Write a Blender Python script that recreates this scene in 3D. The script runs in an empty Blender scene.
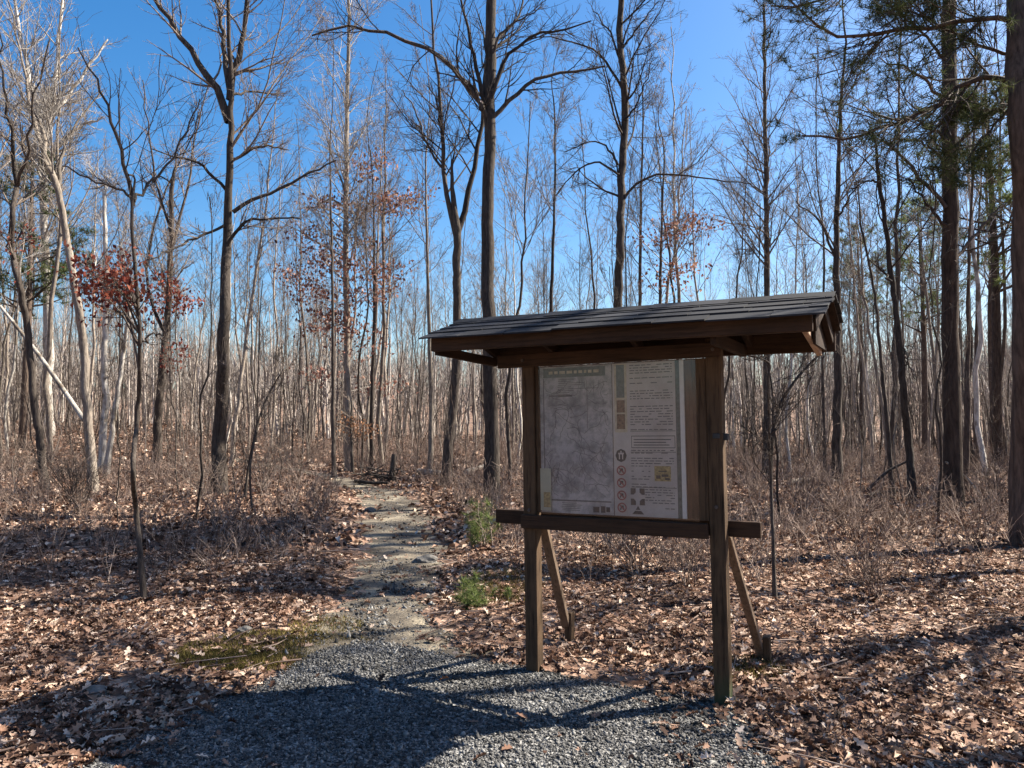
import bpy, bmesh, math, random
import numpy as np
from mathutils import Vector, Matrix

rng = np.random.default_rng(11)
random.seed(11)
R = math.radians
SC = bpy.context.scene
COL = SC.collection

# ------------------------------------------------------------------ camera, sky, sun
CAM_H, FPX, HORIZON = 1.6, 770.0, 420.0
PITCH = math.atan((HORIZON - 384.0) / FPX)
cam = bpy.data.cameras.new('camera')
cam.sensor_width = 36.0
cam.lens = FPX / 1024.0 * 36.0
cam.clip_start, cam.clip_end = 0.05, 3000.0
cam_o = bpy.data.objects.new('camera', cam)
COL.objects.link(cam_o)
cam_o.location = (0, 0, CAM_H)
cam_o.rotation_euler = (R(90) + PITCH, 0, 0)
SC.camera = cam_o

SUN_EL, SUN_AZ = 42.0, 73.0            # azimuth measured from +Y towards +X
world = bpy.data.worlds.new('World')
SC.world = world
world.use_nodes = True
wn = world.node_tree
sky = wn.nodes.new('ShaderNodeTexSky')
sky.sky_type = 'NISHITA'
sky.sun_disc = False
sky.sun_elevation = R(SUN_EL)
sky.sun_rotation = R(SUN_AZ)
sky.air_density = 1.0
sky.dust_density = 1.6
sky.ozone_density = 2.6
hs = wn.nodes.new('ShaderNodeHueSaturation')
hs.inputs['Saturation'].default_value = 1.4
wn.links.new(sky.outputs[0], hs.inputs['Color'])
wn.links.new(hs.outputs[0], wn.nodes['Background'].inputs['Color'])
wn.nodes['Background'].inputs['Strength'].default_value = 0.064
sun = bpy.data.lights.new('sun', 'SUN')
sun.energy = 5.0
sun.angle = R(0.5)
sun.color = (1.0, 0.915, 0.79)
sun_o = bpy.data.objects.new('sun', sun)
COL.objects.link(sun_o)
sd = Vector((math.cos(R(SUN_EL)) * math.sin(R(SUN_AZ)), math.cos(R(SUN_EL)) * math.cos(R(SUN_AZ)), math.sin(R(SUN_EL))))
sun_o.rotation_euler = sd.to_track_quat('Z', 'Y').to_euler()
sun_o.location = (20, 10, 30)
vs = SC.view_settings
vs.view_transform = 'Standard'
vs.look = 'None'
vs.gamma = 1.0
vs.use_curve_mapping = False
vs.exposure = 1.75
SC.cycles.max_bounces = 6
SC.cycles.diffuse_bounces = 3
SC.cycles.glossy_bounces = 2
SC.cycles.transparent_max_bounces = 4

# ------------------------------------------------------------------ pixel -> world
CP, SP = math.cos(PITCH), math.sin(PITCH)


def ray(px, py):
    cx, cy = (px - 512.0) / FPX, (384.0 - py) / FPX
    return np.array([cx, CP - cy * SP, SP + cy * CP])


def at(px, py, Y):
    d = ray(px, py)
    return np.array([0, 0, CAM_H]) + d * (Y / d[1])


def sstep(a, b, x):
    t = np.clip((x - a) / (b - a), 0, 1)
    return t * t * (3 - 2 * t)


def noise2(x, y, s, seed):
    v = 0
    for k, (fx, fy, ph) in enumerate(((1.0, .37, .3), (-.52, .91, 1.9), (.71, -1.13, 4.1), (1.7, 1.3, 2.2))):
        v = v + np.sin(s * (fx * x + fy * y) + ph * seed + k) / (1 + .4 * k)
    return v / 2.6


# trail centre line and half width, world metres (X as a function of Y)
TRAIL_PX = [(420, 672, 110), (372, 640, 92), (378, 615, 66), (388, 590, 56), (398, 565, 52), (404, 540, 46),
            (400, 520, 42), (394, 505, 38), (384, 494, 34), (372, 487, 30)]


def flat_hit(px, py):
    d = ray(px, py)
    return d * (CAM_H / -d[2])


_tc = []
for px, py, hw in TRAIL_PX:
    p = flat_hit(px, py)
    _tc.append((p[1], p[0], hw / FPX * p[1]))
_tc += [(_tc[-1][0] + 4, _tc[-1][1] - 2.2, .55), (_tc[-1][0] + 10, _tc[-1][1] - 7, .5)]
_tc.sort()
TY, TX, TW = (np.array(c) for c in zip(*_tc))


def trail_x(y):
    return np.interp(y, TY, TX)


def trail_w(y):
    return np.interp(y, TY, TW)


def gz(x, y):
    x = np.asarray(x, float)
    y = np.asarray(y, float)
    amp = sstep(5, 16, y)
    z = amp * (.10 * noise2(x, y, .55, 1) + .07 * noise2(x, y, 1.3, 2))
    z = z + sstep(3.2, 6, y) * .025 * noise2(x, y, 2.6, 5)
    z = z + sstep(4, 22, -x) * sstep(6, 18, y) * .35 + .9 * sstep(14, 40, -x) * sstep(18, 40, y)
    d = np.abs(x - trail_x(y)) / (trail_w(y) + .25)
    z = z - .07 * (1 - sstep(.55, 1.25, d)) * sstep(5.2, 8, y) * (1 - sstep(19, 24, y))
    z = z - .5 * sstep(20, 40, y) * (1 - sstep(-10, -2, -x - 6))
    r = np.sqrt(x * x + y * y)
    z = z + (10 + 3 * np.sin(x * .011 + .6)) * sstep(70, 260, r) + 14 * sstep(260, 600, r)
    return z


def hit(px, py):
    d = ray(px, py)
    t = 2.0
    while t < 400:
        p = np.array([0, 0, CAM_H]) + d * t
        if p[2] <= gz(p[0], p[1]):
            return p
        t += .03
    return p


# ------------------------------------------------------------------ materials
def mat(name):
    m = bpy.data.materials.new(name)
    m.use_nodes = True
    nt = m.node_tree
    b = nt.nodes['Principled BSDF']
    b.inputs['Roughness'].default_value = .9
    b.inputs['Specular IOR Level'].default_value = .2
    return m, nt, b


def N(nt, t, **kw):
    n = nt.nodes.new(t)
    for k, v in kw.items():
        setattr(n, k, v)
    return n


def ramp(nt, stops, interp='LINEAR'):
    n = nt.nodes.new('ShaderNodeValToRGB')
    cr = n.color_ramp
    cr.interpolation = interp
    while len(cr.elements) > 1:
        cr.elements.remove(cr.elements[-1])
    cr.elements[0].position = stops[0][0]
    cr.elements[0].color = (*stops[0][1], 1)
    for p, c in stops[1:]:
        e = cr.elements.new(p)
        e.color = (*c, 1)
    return n


def coords(nt, scale, kind='Object'):
    tc = N(nt, 'ShaderNodeTexCoord')
    mp = N(nt, 'ShaderNodeMapping')
    mp.inputs['Scale'].default_value = scale
    nt.links.new(tc.outputs[kind], mp.inputs['Vector'])
    return mp


def noise(nt, vec, scale, detail=4, rough=.6):
    n = N(nt, 'ShaderNodeTexNoise')
    n.inputs['Scale'].default_value = scale
    n.inputs['Detail'].default_value = detail
    n.inputs['Roughness'].default_value = rough
    nt.links.new(vec, n.inputs['Vector'])
    return n


def bump(nt, b, h, strength, dist=.02):
    n = N(nt, 'ShaderNodeBump')
    n.inputs['Strength'].default_value = strength
    n.inputs['Distance'].default_value = dist
    nt.links.new(h, n.inputs['Height'])
    nt.links.new(n.outputs[0], b.inputs['Normal'])


def mixc(nt, fac, a, b, blend='MIX'):
    n = N(nt, 'ShaderNodeMix', data_type='RGBA', blend_type=blend)
    if isinstance(fac, (int, float)):
        n.inputs[0].default_value = fac
    else:
        nt.links.new(fac, n.inputs[0])
    for i, v in ((6, a), (7, b)):
        if isinstance(v, tuple):
            n.inputs[i].default_value = (*v, 1)
        else:
            nt.links.new(v, n.inputs[i])
    return n.outputs[2]


def bark(name, dark, light, patch=None, scale=1.0, vary=.35):
    m, nt, b = mat(name)
    mp = coords(nt, (9 * scale, 9 * scale, 1.6 * scale))
    n = noise(nt, mp.outputs[0], 3.0, 6, .65)
    r = ramp(nt, [(.3, dark), (.7, light)])
    nt.links.new(n.outputs[0], r.inputs[0])
    c = r.outputs[0]
    if patch:
        mp2 = coords(nt, (1.2, 1.2, .8))
        n2 = noise(nt, mp2.outputs[0], 2.0, 4)
        r2 = ramp(nt, [(.5, (0, 0, 0)), (.62, (1, 1, 1))])
        nt.links.new(n2.outputs[0], r2.inputs[0])
        c = mixc(nt, r2.outputs[0], c, patch)
    oi = N(nt, 'ShaderNodeObjectInfo')
    mr = N(nt, 'ShaderNodeMapRange')
    mr.inputs[3].default_value = 1 - vary
    mr.inputs[4].default_value = 1 + vary
    nt.links.new(oi.outputs['Random'], mr.inputs[0])
    cm = N(nt, 'ShaderNodeVectorMath', operation='SCALE')
    nt.links.new(c, cm.inputs[0])
    nt.links.new(mr.outputs[0], cm.inputs['Scale'])
    nt.links.new(cm.outputs[0], b.inputs['Base Color'])
    bump(nt, b, n.outputs[0], .8, .03)
    return m


def island(name, stops, transl=0.0, rough=.85):
    m, nt, b = mat(name)
    g = N(nt, 'ShaderNodeNewGeometry')
    r = ramp(nt, stops)
    nt.links.new(g.outputs['Random Per Island'], r.inputs[0])
    nt.links.new(r.outputs[0], b.inputs['Base Color'])
    b.inputs['Roughness'].default_value = rough
    if transl:
        t = N(nt, 'ShaderNodeBsdfTranslucent')
        nt.links.new(r.outputs[0], t.inputs[0])
        mx = N(nt, 'ShaderNodeMixShader')
        mx.inputs[0].default_value = transl
        nt.links.new(b.outputs[0], mx.inputs[1])
        nt.links.new(t.outputs[0], mx.inputs[2])
        nt.links.new(mx.outputs[0], nt.nodes['Material Output'].inputs[0])
    return m


def plain(name, c, rough=.85, var=.25, scale=30.0):
    m, nt, b = mat(name)
    mp = coords(nt, (1, 1, 1))
    n = noise(nt, mp.outputs[0], scale, 4)
    r = ramp(nt, [(.3, tuple(v * (1 - var) for v in c)), (.7, tuple(min(1, v * (1 + var)) for v in c))])
    nt.links.new(n.outputs[0], r.inputs[0])
    nt.links.new(r.outputs[0], b.inputs['Base Color'])
    b.inputs['Roughness'].default_value = rough
    return m


def wood(name, dark, light, axis, moss=False):
    m, nt, b = mat(name)
    s = [22.0, 22.0, 22.0]
    s[axis] = 1.3
    mp = coords(nt, tuple(s))
    n = noise(nt, mp.outputs[0], 2.6, 6, .7)
    mpb = coords(nt, (1, 1, 1))
    n2 = noise(nt, mpb.outputs[0], 3.0, 4)
    r = ramp(nt, [(.3, dark), (.55, light), (.75, tuple(v * .7 for v in light))])
    nt.links.new(n.outputs[0], r.inputs[0])
    r2 = ramp(nt, [(.3, (.6, .6, .6)), (.7, (1.15, 1.1, 1.05))])
    nt.links.new(n2.outputs[0], r2.inputs[0])
    c = mixc(nt, 1.0, r.outputs[0], r2.outputs[0], 'MULTIPLY')
    if moss:
        sx = N(nt, 'ShaderNodeSeparateXYZ')
        nt.links.new(mpb.outputs[0], sx.inputs[0])
        a = N(nt, 'ShaderNodeMath', operation='MULTIPLY_ADD')
        a.inputs[1].default_value = .5
        nt.links.new(n2.outputs[0], a.inputs[0])
        nt.links.new(sx.outputs['Z'], a.inputs[2])
        r3 = ramp(nt, [(.3, (1, 1, 1)), (.5, (0, 0, 0))])
        nt.links.new(a.outputs[0], r3.inputs[0])
        c = mixc(nt, r3.outputs[0], c, (.045, .06, .028))
    nt.links.new(c, b.inputs['Base Color'])
    b.inputs['Roughness'].default_value = .8
    bump(nt, b, n.outputs[0], .35, .006)
    return m


M = {}
M['bark_dark'] = bark('dark_bark', (.022, .017, .014), (.10, .082, .068))
M['bark_brown'] = bark('brown_bark', (.035, .025, .019), (.13, .095, .075))
M['bark_grey'] = bark('grey_bark', (.09, .074, .06), (.30, .255, .21), vary=.55)
M['bark_pale'] = bark('pale_bark', (.25, .225, .195), (.62, .58, .52), patch=(.16, .13, .10))
M['bark_pine'] = bark('pine_bark', (.03, .021, .016), (.13, .092, .07), scale=.7)
M['twig'] = bark('twig_bark', (.10, .078, .062), (.22, .18, .15), vary=.4)
M['twig_pale'] = bark('pale_twig_bark', (.24, .21, .18), (.5, .46, .42))
M['twig_dark'] = bark('dark_twig_bark', (.035, .027, .022), (.10, .08, .068))
M['brush'] = island('brush_bark', [(0, (.05, .034, .028)), (.5, (.17, .12, .096)), (1, (.36, .28, .23))])
M['under'] = island('understory_bark', [(0, (.03, .023, .019)), (.5, (.10, .08, .066)), (1, (.28, .235, .20))])
M['litter'] = island('dry_leaves', [(0, (.03, .016, .011)), (.25, (.085, .044, .029)), (.5, (.195, .112, .076)), (.75, (.35, .226, .16)),
                                    (.92, (.52, .385, .29)), (1, (.68, .56, .46))], .12)
M['stone'] = island('gravel_stone', [(0, (.022, .022, .022)), (.4, (.07, .07, .07)), (.8, (.15, .148, .144)), (1, (.30, .295, .28))])
_m = M['stone']
_nt = _m.node_tree
_b = _nt.nodes['Principled BSDF']
_src = _b.inputs['Base Color'].links[0].from_socket
_n = noise(_nt, coords(_nt, (1, 1, 1)).outputs[0], 1.8, 5)
_r = ramp(_nt, [(.35, (.6, .58, .55)), (.65, (1.2, 1.2, 1.2))])
_nt.links.new(_n.outputs[0], _r.inputs[0])
_nt.links.new(mixc(_nt, 1.0, _src, _r.outputs[0], 'MULTIPLY'), _b.inputs['Base Color'])
M['red_leaf'] = island('russet_leaves', [(0, (.085, .018, .014)), (.5, (.22, .055, .036)), (1, (.36, .14, .085))], .3)
M['pink_leaf'] = island('faded_oak_leaves', [(0, (.12, .05, .04)), (.5, (.28, .14, .105)), (1, (.45, .28, .21))], .3)
M['orange_leaf'] = island('orange_beech_leaves', [(0, (.20, .10, .055)), (1, (.42, .24, .14))], .3)
M['needle'] = island('pine_needles', [(0, (.025, .036, .014)), (.6, (.065, .088, .032)), (1, (.13, .14, .055))], .2)
M['needle_light'] = island('light_pine_needles', [(0, (.06, .09, .028)), (.6, (.14, .185, .058)), (1, (.25, .27, .095))], .3)
M['wood_x'] = wood('weathered_wood', (.014, .008, .005), (.055, .031, .018), 0)
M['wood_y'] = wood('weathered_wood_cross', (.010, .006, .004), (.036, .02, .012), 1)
M['wood_z'] = wood('weathered_wood_upright', (.012, .007, .004), (.10, .064, .037), 2)
M['wood_moss'] = wood('mossy_wood_upright', (.012, .007, .004), (.10, .064, .037), 2, True)
M['wood_sunlit'] = wood('sunlit_tone_wood', (.28, .18, .12), (.5, .36, .26), 1)  # pale tone puts the sunlight on the gable board into its colour
M['wood_grey'] = wood('grey_brace_wood', (.07, .05, .036), (.22, .16, .115), 2)
M['shingle'] = island('asphalt_shingle', [(0, (.012, .0122, .0135)), (.6, (.021, .0215, .024)), (1, (.032, .0325, .036))], 0, .8)
M['ply'] = wood('brown_plywood', (.03, .018, .012), (.105, .058, .036), 2)


# ------------------------------------------------------------------ mesh helpers
def mk(name, V, quads=None, tris=None, material=None, parent=None, smooth=False):
    me = bpy.data.meshes.new(name)
    V = np.ascontiguousarray(V, np.float32).reshape(-1, 3)
    q = np.zeros((0, 4), np.int32) if quads is None else np.asarray(quads, np.int32).reshape(-1, 4)
    t = np.zeros((0, 3), np.int32) if tris is None else np.asarray(tris, np.int32).reshape(-1, 3)
    me.vertices.add(len(V))
    me.vertices.foreach_set('co', V.ravel())
    me.loops.add(q.size + t.size)
    me.loops.foreach_set('vertex_index', np.concatenate([q.ravel(), t.ravel()]))
    me.polygons.add(len(q) + len(t))
    me.polygons.foreach_set('loop_start', np.concatenate([np.arange(len(q)) * 4, q.size + np.arange(len(t)) * 3]).astype(np.int32))
    if smooth:
        me.polygons.foreach_set('use_smooth', np.ones(len(q) + len(t), bool))
    me.update(calc_edges=True)
    if material:
        me.materials.append(material)
    o = bpy.data.objects.new(name, me)
    COL.objects.link(o)
    if parent:
        o.parent = parent
    return o


class Tubes:
    """collects tapered tubes (curves of equal point count at a time) for ONE mesh"""
    def __init__(self):
        self.V, self.Q, self.n = [], [], 0

    def add(self, P, Rd, k):
        P = np.asarray(P, float)
        Rd = np.asarray(Rd, float)
        if P.ndim == 2:
            P, Rd = P[None], Rd[None]
        n, m, _ = P.shape
        if n == 0:
            return
        T = np.gradient(P, axis=1)
        T /= np.linalg.norm(T, axis=2, keepdims=True) + 1e-9
        ref = np.where(np.abs(T[:, :1, 2:3]) > .9, np.array([1., 0, 0]), np.array([0, 0, 1.]))
        U = np.cross(T, np.broadcast_to(ref, T.shape))
        U /= np.linalg.norm(U, axis=2, keepdims=True) + 1e-9
        W = np.cross(T, U)
        a = np.arange(k) / k * 2 * np.pi
        ring = P[:, :, None] + Rd[:, :, None, None] * (np.cos(a)[None, None, :, None] * U[:, :, None] + np.sin(a)[None, None, :, None] * W[:, :, None])
        idx = self.n + np.arange(n * m * k).reshape(n, m, k)
        A, B = idx[:, :-1], idx[:, 1:]
        Q = np.stack([A, np.roll(A, -1, 2), np.roll(B, -1, 2), B], -1).reshape(-1, 4)
        self.V.append(ring.reshape(-1, 3))
        self.Q.append(Q)
        self.n += n * m * k

    def build(self, name, material, parent=None, origin=None, smooth=True):
        V = np.concatenate(self.V)
        if origin is not None:
            V = V - np.asarray(origin)
        return mk(name, V, np.concatenate(self.Q), None, material, parent, smooth)


def interp_curve(P, Rd, i, t):
    m = P.shape[1]
    f = t * (m - 1)
    k = np.minimum(f.astype(int), m - 2)
    w = (f - k)[:, None]
    p = P[i, k] * (1 - w) + P[i, k + 1] * w
    T = P[i, k + 1] - P[i, k]
    T /= np.linalg.norm(T, axis=1, keepdims=True) + 1e-9
    r = Rd[i, k] * (1 - w[:, 0]) + Rd[i, k + 1] * w[:, 0]
    return p, T, r


def grow(P, Rd, n_child, t0, t1, ang, lenf, m, up=.3, wob=.12, rf=.55, rtip=.004, rg=None, minlen=.1, base_len=None, shape=.55):
    """children for every parent curve; returns arrays of curves"""
    g = rg or rng
    n = len(P)
    i = np.repeat(np.arange(n), n_child)
    K = len(i)
    t = t0 + (t1 - t0) * g.random(K)
    p, T, r = interp_curve(P, Rd, i, t)
    rnd = g.normal(size=(K, 3))
    perp = rnd - (rnd * T).sum(1, keepdims=True) * T
    perp /= np.linalg.norm(perp, axis=1, keepdims=True) + 1e-9
    a = np.radians(g.normal(ang, 11, K))[:, None]
    d = np.cos(a) * T + np.sin(a) * perp
    plen = np.linalg.norm(np.diff(P, axis=1), axis=2).sum(1)[i] if base_len is None else np.full(K, base_len)
    L = np.maximum(minlen, plen * lenf * (1 - shape * (t - t0) / max(1e-6, t1 - t0)) * (.55 + .7 * g.random(K)))
    C = np.zeros((K, m, 3))
    C[:, 0] = p
    step = (L / (m - 1))[:, None]
    for s in range(1, m):
        C[:, s] = C[:, s - 1] + d * step
        d = d + np.array([0, 0, up / m * 2]) + g.normal(size=(K, 3)) * wob
        d /= np.linalg.norm(d, axis=1, keepdims=True)
    r0 = np.minimum(r * rf, L * .022 + .002)
    RR = r0[:, None] + (np.minimum(rtip, r0 * .6) - r0)[:, None] * np.linspace(0, 1, m)[None]
    return C, np.maximum(RR, np.minimum(rtip, .0035))


def smooth_poly(pts, rad, n):
    """Catmull-Rom resample of a polyline"""
    pts = np.asarray(pts, float)
    rad = np.asarray(rad, float)
    if len(pts) == 2:
        t = np.linspace(0, 1, n)
        return pts[0] + (pts[1] - pts[0]) * t[:, None], rad[0] + (rad[1] - rad[0]) * t
    e = np.vstack([2 * pts[0] - pts[1], pts, 2 * pts[-1] - pts[-2]])
    d = np.concatenate([[0], np.cumsum(np.linalg.norm(np.diff(pts, axis=0), axis=1))])
    s = np.linspace(0, d[-1], n)
    k = np.clip(np.searchsorted(d, s, side='right') - 1, 0, len(pts) - 2)
    u = ((s - d[k]) / (d[k + 1] - d[k] + 1e-9))[:, None]
    p0, p1, p2, p3 = e[k], e[k + 1], e[k + 2], e[k + 3]
    C = .5 * (2 * p1 + (p2 - p0) * u + (2 * p0 - 5 * p1 + 4 * p2 - p3) * u ** 2 + (3 * p1 - p0 - 3 * p2 + p3) * u ** 3)
    return C, np.interp(s, d, rad)


def empty(name, loc, label=None, cat=None, group=None, rot=(0, 0, 0)):
    o = bpy.data.objects.new(name, None)
    COL.objects.link(o)
    o.location = loc
    o.rotation_euler = rot
    o.empty_display_size = .2
    if label:
        o['label'] = label
        o['category'] = cat
    if group:
        o['group'] = group
    return o


def tag(o, label, cat, group=None, kind=None):
    if label:
        o['label'] = label
        o['category'] = cat
    if group:
        o['group'] = group
    if kind:
        o['kind'] = kind
    return o


def scatter_leaves(pos, size, tmpl_v, tmpl_f, tilt, g, normal_up=True):
    """leaf meshes at pos; returns V, tris"""
    n = len(pos)
    yaw = g.random(n) * 2 * np.pi
    tx = g.normal(0, tilt, n)
    ty = g.normal(0, tilt, n)
    cy, sy = np.cos(yaw), np.sin(yaw)
    cx, sx = np.cos(tx), np.sin(tx)
    cb, sb = np.cos(ty), np.sin(ty)
    Z0, O1 = np.zeros(n), np.ones(n)
    Rz = np.stack([cy, -sy, Z0, sy, cy, Z0, Z0, Z0, O1], 1).reshape(n, 3, 3)
    Rx = np.stack([O1, Z0, Z0, Z0, cx, -sx, Z0, sx, cx], 1).reshape(n, 3, 3)
    Ry = np.stack([cb, Z0, sb, Z0, O1, Z0, -sb, Z0, cb], 1).reshape(n, 3, 3)
    Mx = Rz @ Rx @ Ry
    tv = np.broadcast_to(tmpl_v, (n,) + tmpl_v.shape).copy()
    tv[:, :, 2] *= g.normal(1, .9, n)[:, None]
    V = np.einsum('nij,nkj->nki', Mx, tv) * size[:, None, None] + pos[:, None]
    F = tmpl_f[None] + (np.arange(n) * tmpl_v.shape[0])[:, None, None]
    return V.reshape(-1, 3), F.reshape(-1, tmpl_f.shape[1])


LEAF_NEAR_V = np.array([[0, -.5, 0], [.16, -.3, .10], [.10, -.16, .03], [.32, 0, .16], [.15, .12, .05], [.24, .32, .10], [0, .5, -.06],
                        [-.24, .32, .10], [-.15, .12, .05], [-.32, 0, .16], [-.10, -.16, .03], [-.16, -.3, .10], [0, 0, 0]])
LEAF_NEAR_F = np.array([[12, k, (k + 1) % 12] for k in range(12)])
LEAF_FAR_V = np.array([[0, -.5, .0], [.3, 0, .16], [0, .5, .0], [-.3, 0, .16]])
LEAF_FAR_F = np.array([[0, 1, 2], [0, 2, 3]])

# ------------------------------------------------------------------ ground
def axis(vals):
    return np.array(sorted(set(np.round(vals, 4))))


xs = axis(np.concatenate([np.arange(-9, 9.01, .11), 9 * 1.055 ** np.arange(1, 82), -9 * 1.055 ** np.arange(1, 82)]))
ys = axis(np.concatenate([np.arange(-2, 20.01, .11), 20 * 1.05 ** np.arange(1, 75), -2 - np.cumsum(1.25 ** np.arange(0, 24))]))
GX, GY = np.meshgrid(xs, ys)
GZ = gz(GX, GY)
nx, ny = len(xs), len(ys)
ii = np.arange(nx * ny).reshape(ny, nx)
gq = np.stack([ii[:-1, :-1], ii[:-1, 1:], ii[1:, 1:], ii[1:, :-1]], -1)
mg, nt, b = mat('leafy_forest_floor')
mp = coords(nt, (1, 1, 1))
v = N(nt, 'ShaderNodeTexVoronoi')
v.inputs['Scale'].default_value = 14
dn = noise(nt, mp.outputs[0], 9, 3)
dv = mixc(nt, .12, mp.outputs[0], dn.outputs[1])
nt.links.new(dv, v.inputs['Vector'])
r1 = ramp(nt, [(0, (.05, .032, .024)), (.35, (.15, .095, .068)), (.7, (.30, .20, .15)), (1, (.50, .375, .29))])
sp = N(nt, 'ShaderNodeSeparateColor')
nt.links.new(v.outputs['Color'], sp.inputs[0])
nt.links.new(sp.outputs[0], r1.inputs[0])
n1 = noise(nt, mp.outputs[0], .55, 5)
r2 = ramp(nt, [(.35, (.45, .42, .40)), (.65, (1.1, 1.05, 1.0))])
nt.links.new(n1.outputs[0], r2.inputs[0])
nt.links.new(mixc(nt, 1.0, r1.outputs[0], r2.outputs[0], 'MULTIPLY'), b.inputs['Base Color'])
bump(nt, b, v.outputs['Distance'], .8, .05)
ground = mk('forest_floor', np.stack([GX, GY, GZ], -1), gq, None, mg, None, True)
ground['kind'] = 'structure'

# trail: a worn strip of pale dirt and stones
m = 150
tv_y = np.linspace(4.3, TY[-1], m)
c_x, c_w = trail_x(tv_y), trail_w(tv_y)
cols = 15
u = np.linspace(-1, 1, cols)
edge = .92 + .3 * np.sin(tv_y * 5.1) * .5 + .18 * np.sin(tv_y * 11.7 + 1) + rng.normal(0, .05, m)
edge2 = .92 + .3 * np.sin(tv_y * 4.3 + 2) * .6 + .16 * np.sin(tv_y * 13.1) + rng.normal(0, .05, m)
PX = c_x[:, None] + np.where(u[None] < 0, edge[:, None], edge2[:, None]) * u[None] * c_w[:, None]
PY = np.broadcast_to(tv_y[:, None], PX.shape)
PZ = gz(PX, PY) + .008 - .02 * np.abs(u[None]) ** 6 + .012 * noise2(PX, PY, 9, 3)
ii = np.arange(m * cols).reshape(m, cols)
mt, nt, b = mat('worn_trail_dirt')
mp = coords(nt, (1, 1, 1))
n1 = noise(nt, mp.outputs[0], 2.2, 6)
n2 = noise(nt, mp.outputs[0], 45, 4, .7)
r1 = ramp(nt, [(.36, (.085, .07, .054)), (.52, (.19, .16, .12)), (.68, (.36, .31, .225))])
nt.links.new(n1.outputs[0], r1.inputs[0])
r2 = ramp(nt, [(.3, (.55, .55, .55)), (.6, (1, 1, 1))])
nt.links.new(n2.outputs[0], r2.inputs[0])
nt.links.new(mixc(nt, 1.0, r1.outputs[0], r2.outputs[0], 'MULTIPLY'), b.inputs['Base Color'])
bump(nt, b, n2.outputs[0], .8, .03)
trail = mk('trail', np.stack([PX, PY, PZ], -1), np.stack([ii[:-1, :-1], ii[:-1, 1:], ii[1:, 1:], ii[1:, :-1]], -1), None, mt, None, True)
trail['kind'] = 'structure'

# gravel pad in the foreground
PAD_PX = [(770, 768), (742, 728), (716, 706), (640, 694), (585, 684), (530, 672), (470, 664), (430, 655), (400, 648), (360, 645),
          (325, 652), (295, 670), (262, 690), (215, 705), (175, 726), (130, 748), (95, 768)]
pad = np.array([flat_hit(*p)[:2] for p in PAD_PX])
pad = np.vstack([pad, [[-2.3, 2.9], [-2.6, 1.5], [-2.8, -1.5], [2.6, -1.5], [1.6, 1.2], [1.25, 2.7]]])
# densify with noise
dense = []
for k in range(len(pad)):
    a_, b_ = pad[k], pad[(k + 1) % len(pad)]
    nn = max(2, int(np.linalg.norm(b_ - a_) / .06))
    for s in range(nn):
        dense.append(a_ + (b_ - a_) * s / nn + rng.normal(0, .018, 2))
dense = np.array(dense)
bm = bmesh.new()
bm.faces.new([bm.verts.new((x, y, .016)) for x, y in dense])
bmesh.ops.triangulate(bm, faces=bm.faces[:])
me = bpy.data.meshes.new('gravel_pad')
bm.to_mesh(me)
bm.free()
mgv, nt, b = mat('packed_gravel')
mp = coords(nt, (1, 1, 1))
v = N(nt, 'ShaderNodeTexVoronoi')
v.inputs['Scale'].default_value = 55
nt.links.new(mp.outputs[0], v.inputs['Vector'])
sp = N(nt, 'ShaderNodeSeparateColor')
nt.links.new(v.outputs['Color'], sp.inputs[0])
r1 = ramp(nt, [(0, (.035, .035, .035)), (.5, (.10, .099, .097)), (1, (.26, .255, .245))])
nt.links.new(sp.outputs[0], r1.inputs[0])
nt.links.new(r1.outputs[0], b.inputs['Base Color'])
bump(nt, b, v.outputs['Distance'], 1.0, .02)
me.materials.append(mgv)
gp = bpy.data.objects.new('gravel_pad', me)
COL.objects.link(gp)
gp['kind'] = 'structure'


def in_pad(x, y):
    inside = np.zeros(x.shape, bool)
    j = len(pad) - 1
    for i in range(len(pad)):
        xi, yi = pad[i]
        xj, yj = pad[j]
        c = ((yi > y) != (yj > y)) & (x < (xj - xi) * (y - yi) / (yj - yi + 1e-12) + xi)
        inside ^= c
        j = i
    return inside


def near_pad(x, y, d):
    return in_pad(x, y) | in_pad(x + d, y) | in_pad(x - d, y) | in_pad(x, y + d) | in_pad(x, y - d)


# loose stones
ROCK_V = np.array([[1, 0, 0], [-1, 0, 0], [0, 1, 0], [0, -1, 0], [0, 0, 1], [0, 0, -1.]])
ROCK_F = np.array([[0, 2, 4], [2, 1, 4], [1, 3, 4], [3, 0, 4], [2, 0, 5], [1, 2, 5], [3, 1, 5], [0, 3, 5]])


def stones(pos, size, g):
    n = len(pos)
    V, F = scatter_leaves(np.zeros((n, 3)), np.ones(n), ROCK_V, ROCK_F, .5, g)
    V = V.reshape(n, 6, 3)
    V = V * (1 + g.normal(0, .25, (n, 6, 1))) * (np.array([1, 1, .7]) * (1 + g.normal(0, .2, (n, 1, 3))))
    V = V * size[:, None, None] + pos[:, None]
    return V.reshape(-1, 3), F


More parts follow.
